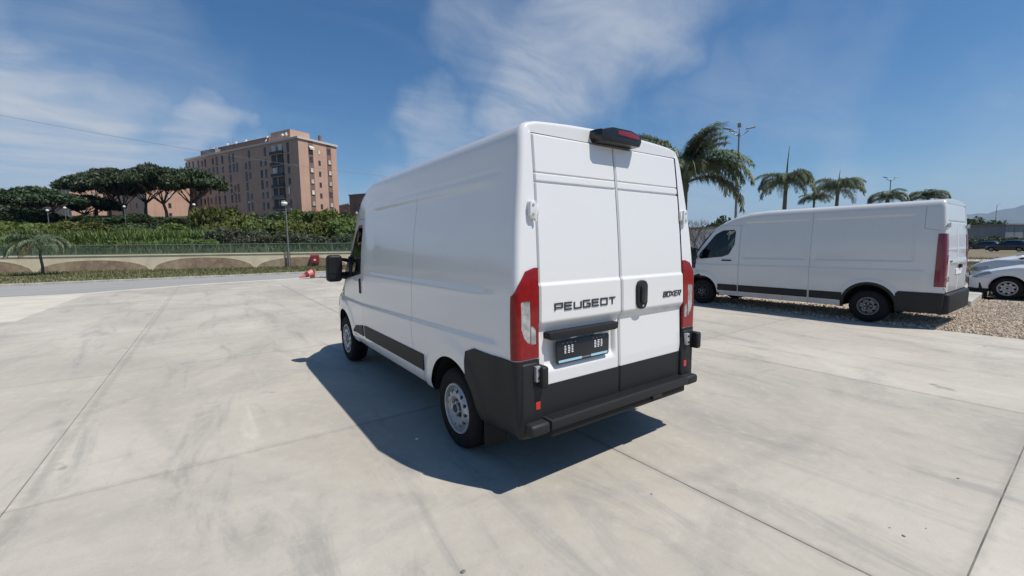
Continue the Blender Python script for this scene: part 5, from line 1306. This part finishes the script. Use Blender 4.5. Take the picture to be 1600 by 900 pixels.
# ------------------------------------------------------------------ far right: shed, trees, mountains
c = at(1567, 392, 92); c.z = 0; sh = thing('grey_shed', 'long low grey shed at the right edge beyond the far cars', 'shed', (c.x, c.y, -.1), -YAW)
m_shed = mat('grey_sheeting', (.24, .245, .255), .6, build=vary((.20, .205, .21), (.28, .285, .30), .5)); obj('wall', box('wall', 0, 40, 0, 14, 0, 4.9), m_shed, sh)
rf_ = obj('roof', prism('roof', [(-.4, 4.905), (40.4, 4.905), (40.4, 5.2), (-.4, 5.2)], -.4, 14.4, 'y', smooth=None), m_greyp, sh); pn_ = box('wall_panel', .05, 1.95, -.05, -.002, .1, 4.8)
for k in range(20): obj('wall_panel', pn_, m_shed, sh, (k*2.0, 0, 0))
obj('shed_door', box('shed_door', 4, 8, -.09, -.052, 0, 4), m_greyp, sh)
def far_tree(px, d, R, H, seed, label, m=None):
    c = at(px, 380, d); rnd = random.Random(seed); t = thing('far_tree', label, 'tree', (c.x, c.y, -.1), 0, 'trees beyond the dry field'); cl = []
    for k in range(26):
        a = rnd.uniform(0, 6.28); r = R*rnd.random()**.6*.85; z = H*(.38+.55*rnd.random()*(1-.5*(r/R)**2)); s = R*rnd.uniform(.22, .40); cl.append((r*math.cos(a), r*math.sin(a), z, s, s*.8))
    obj('crown', leafcloud('crown', cl, 110/R, .30, seed), m or m_leaf2, t); bm = bmesh.new(); tube(bm, [(0, 0, 0), (0, 0, H*.35), (.2, 0, H*.7)], [.25, .2, .08], 7)
    for k in range(4): a = k*1.6; tube(bm, [(0, 0, H*.3), (R*.5*math.cos(a), R*.5*math.sin(a), H*.65)], [.12, .04], 5)
    obj('trunk', bmm('trunk', bm, 60), m_bark, t)
for i, (px, d, R, H) in enumerate(((1495, 118, 4.2, 7.6), (1508, 112, 3.8, 8.0), (1521, 108, 3.6, 6.6), (1532, 120, 4.5, 7.6), (1546, 114, 4.0, 6.6), (1556, 125, 4.2, 6.2), (1568, 150, 5, 7.0), (1582, 165, 5, 6.6), (1596, 170, 5, 6.5), (1612, 160, 5, 7.5), (1110, 70, 3.0, 5.2), (1128, 74, 3.4, 6.2), (1150, 82, 3.6, 5.4))):
    far_tree(px, d, R, H, 200+i, 'dark leafy tree in the row beyond the dry field' if px > 1400 else 'small far tree over the bonnet of the parked van')
rb2 = random.Random(61)
for i in range(15):
    px = 1490+i*8.5+rb2.uniform(-3, 3); c = at(px, 380, 88+rb2.uniform(-4, 4)); t = thing('hedge_bush', 'green hedge bush along the far side of the dry field', 'bush', (c.x, c.y, -.2), i, 'hedge beyond the dry field'); fo = obj('foliage', _bu[i % 5], m_leaf2, t); fo.scale = (2.0, 2.0, rb2.uniform(1.8, 2.6)); fo.material_slots[0].link = 'OBJECT'; fo.material_slots[0].material = m_leaf2 if i % 3 else m_leaf4
    st_ = obj('stems', _st, m_bark, t); st_.scale = (2, 2, 2)
m_mtn = mat('mountain', (.09, .105, .075), .95, build=vary((.06, .08, .045), (.15, .14, .10), .0012, detail=8))
bm = bmesh.new(); g = []
ridge = [(600, 4), (900, 8), (1150, 14), (1300, 24), (1420, 36), (1490, 40), (1530, 38), (1560, 46), (1590, 54), (1640, 46), (1720, 52), (1850, 38), (2100, 44), (2600, 20)]
for i in range(150):
    px = 600+i*13.4; hp = sum(interp(px+o_, ridge) for o_ in (-30, -15, 0, 15, 30))/5+.8*math.sin(px*.06)+.5*math.sin(px*.13+1); row = []
    for j in range(14):
        t = j/13; d = 5200+t*1500; c = at(px, 380, d); zz_ = (hp/FPX*6200)*(1-(2*abs(t-.62) if t > .62 else (1-t/.62))**1.5 if True else 1); rid = 12*math.sin(px*.19+j*.9)*math.sin(math.pi*t)*(hp/40); row.append(bm.verts.new((c.x, c.y, max(zz_+rid, -2) if 0 < j < 13 else -5)))
    g.append(row)
for A, B in zip(g, g[1:]):
    for j in range(13): bm.faces.new((A[j], B[j], B[j+1], A[j+1]))
bmesh.ops.recalc_face_normals(bm, faces=bm.faces); struct(obj('mountains', bmm('mountains', bm, 80), m_mtn))
# overhead cable on the left
a_, b_ = at(-60, 168, 62), at(700, 285, 95); pts = []
for k in range(25):
    t = k/24; p = a_.lerp(b_, t); p.z -= 1.2*4*t*(1-t); pts.append(tuple(p))
tag(obj('overhead_cable', tubem('overhead_cable', pts, .022, 4), m_pole), 'thin overhead cable sagging across the sky on the left', 'cable')
# ------------------------------------------------------------------ air
hzm = bpy.data.materials.new('haze_air'); hzm.use_nodes = True; hn = hzm.node_tree; hn.nodes.clear()
pv = hn.nodes.new('ShaderNodeVolumePrincipled'); pv.inputs['Color'].default_value = (.42, .66, 1.0, 1); pv.inputs['Density'].default_value = .00007; pv.inputs['Anisotropy'].default_value = .2
ho = hn.nodes.new('ShaderNodeOutputMaterial'); hn.links.new(pv.outputs[0], ho.inputs['Volume'])
hz_ = obj('haze', box('haze', -8800, 8800, -8800, 8800, -6.2, 560), hzm); tag(hz_, 'thin bluish haze of the far air', 'haze', kind='stuff')
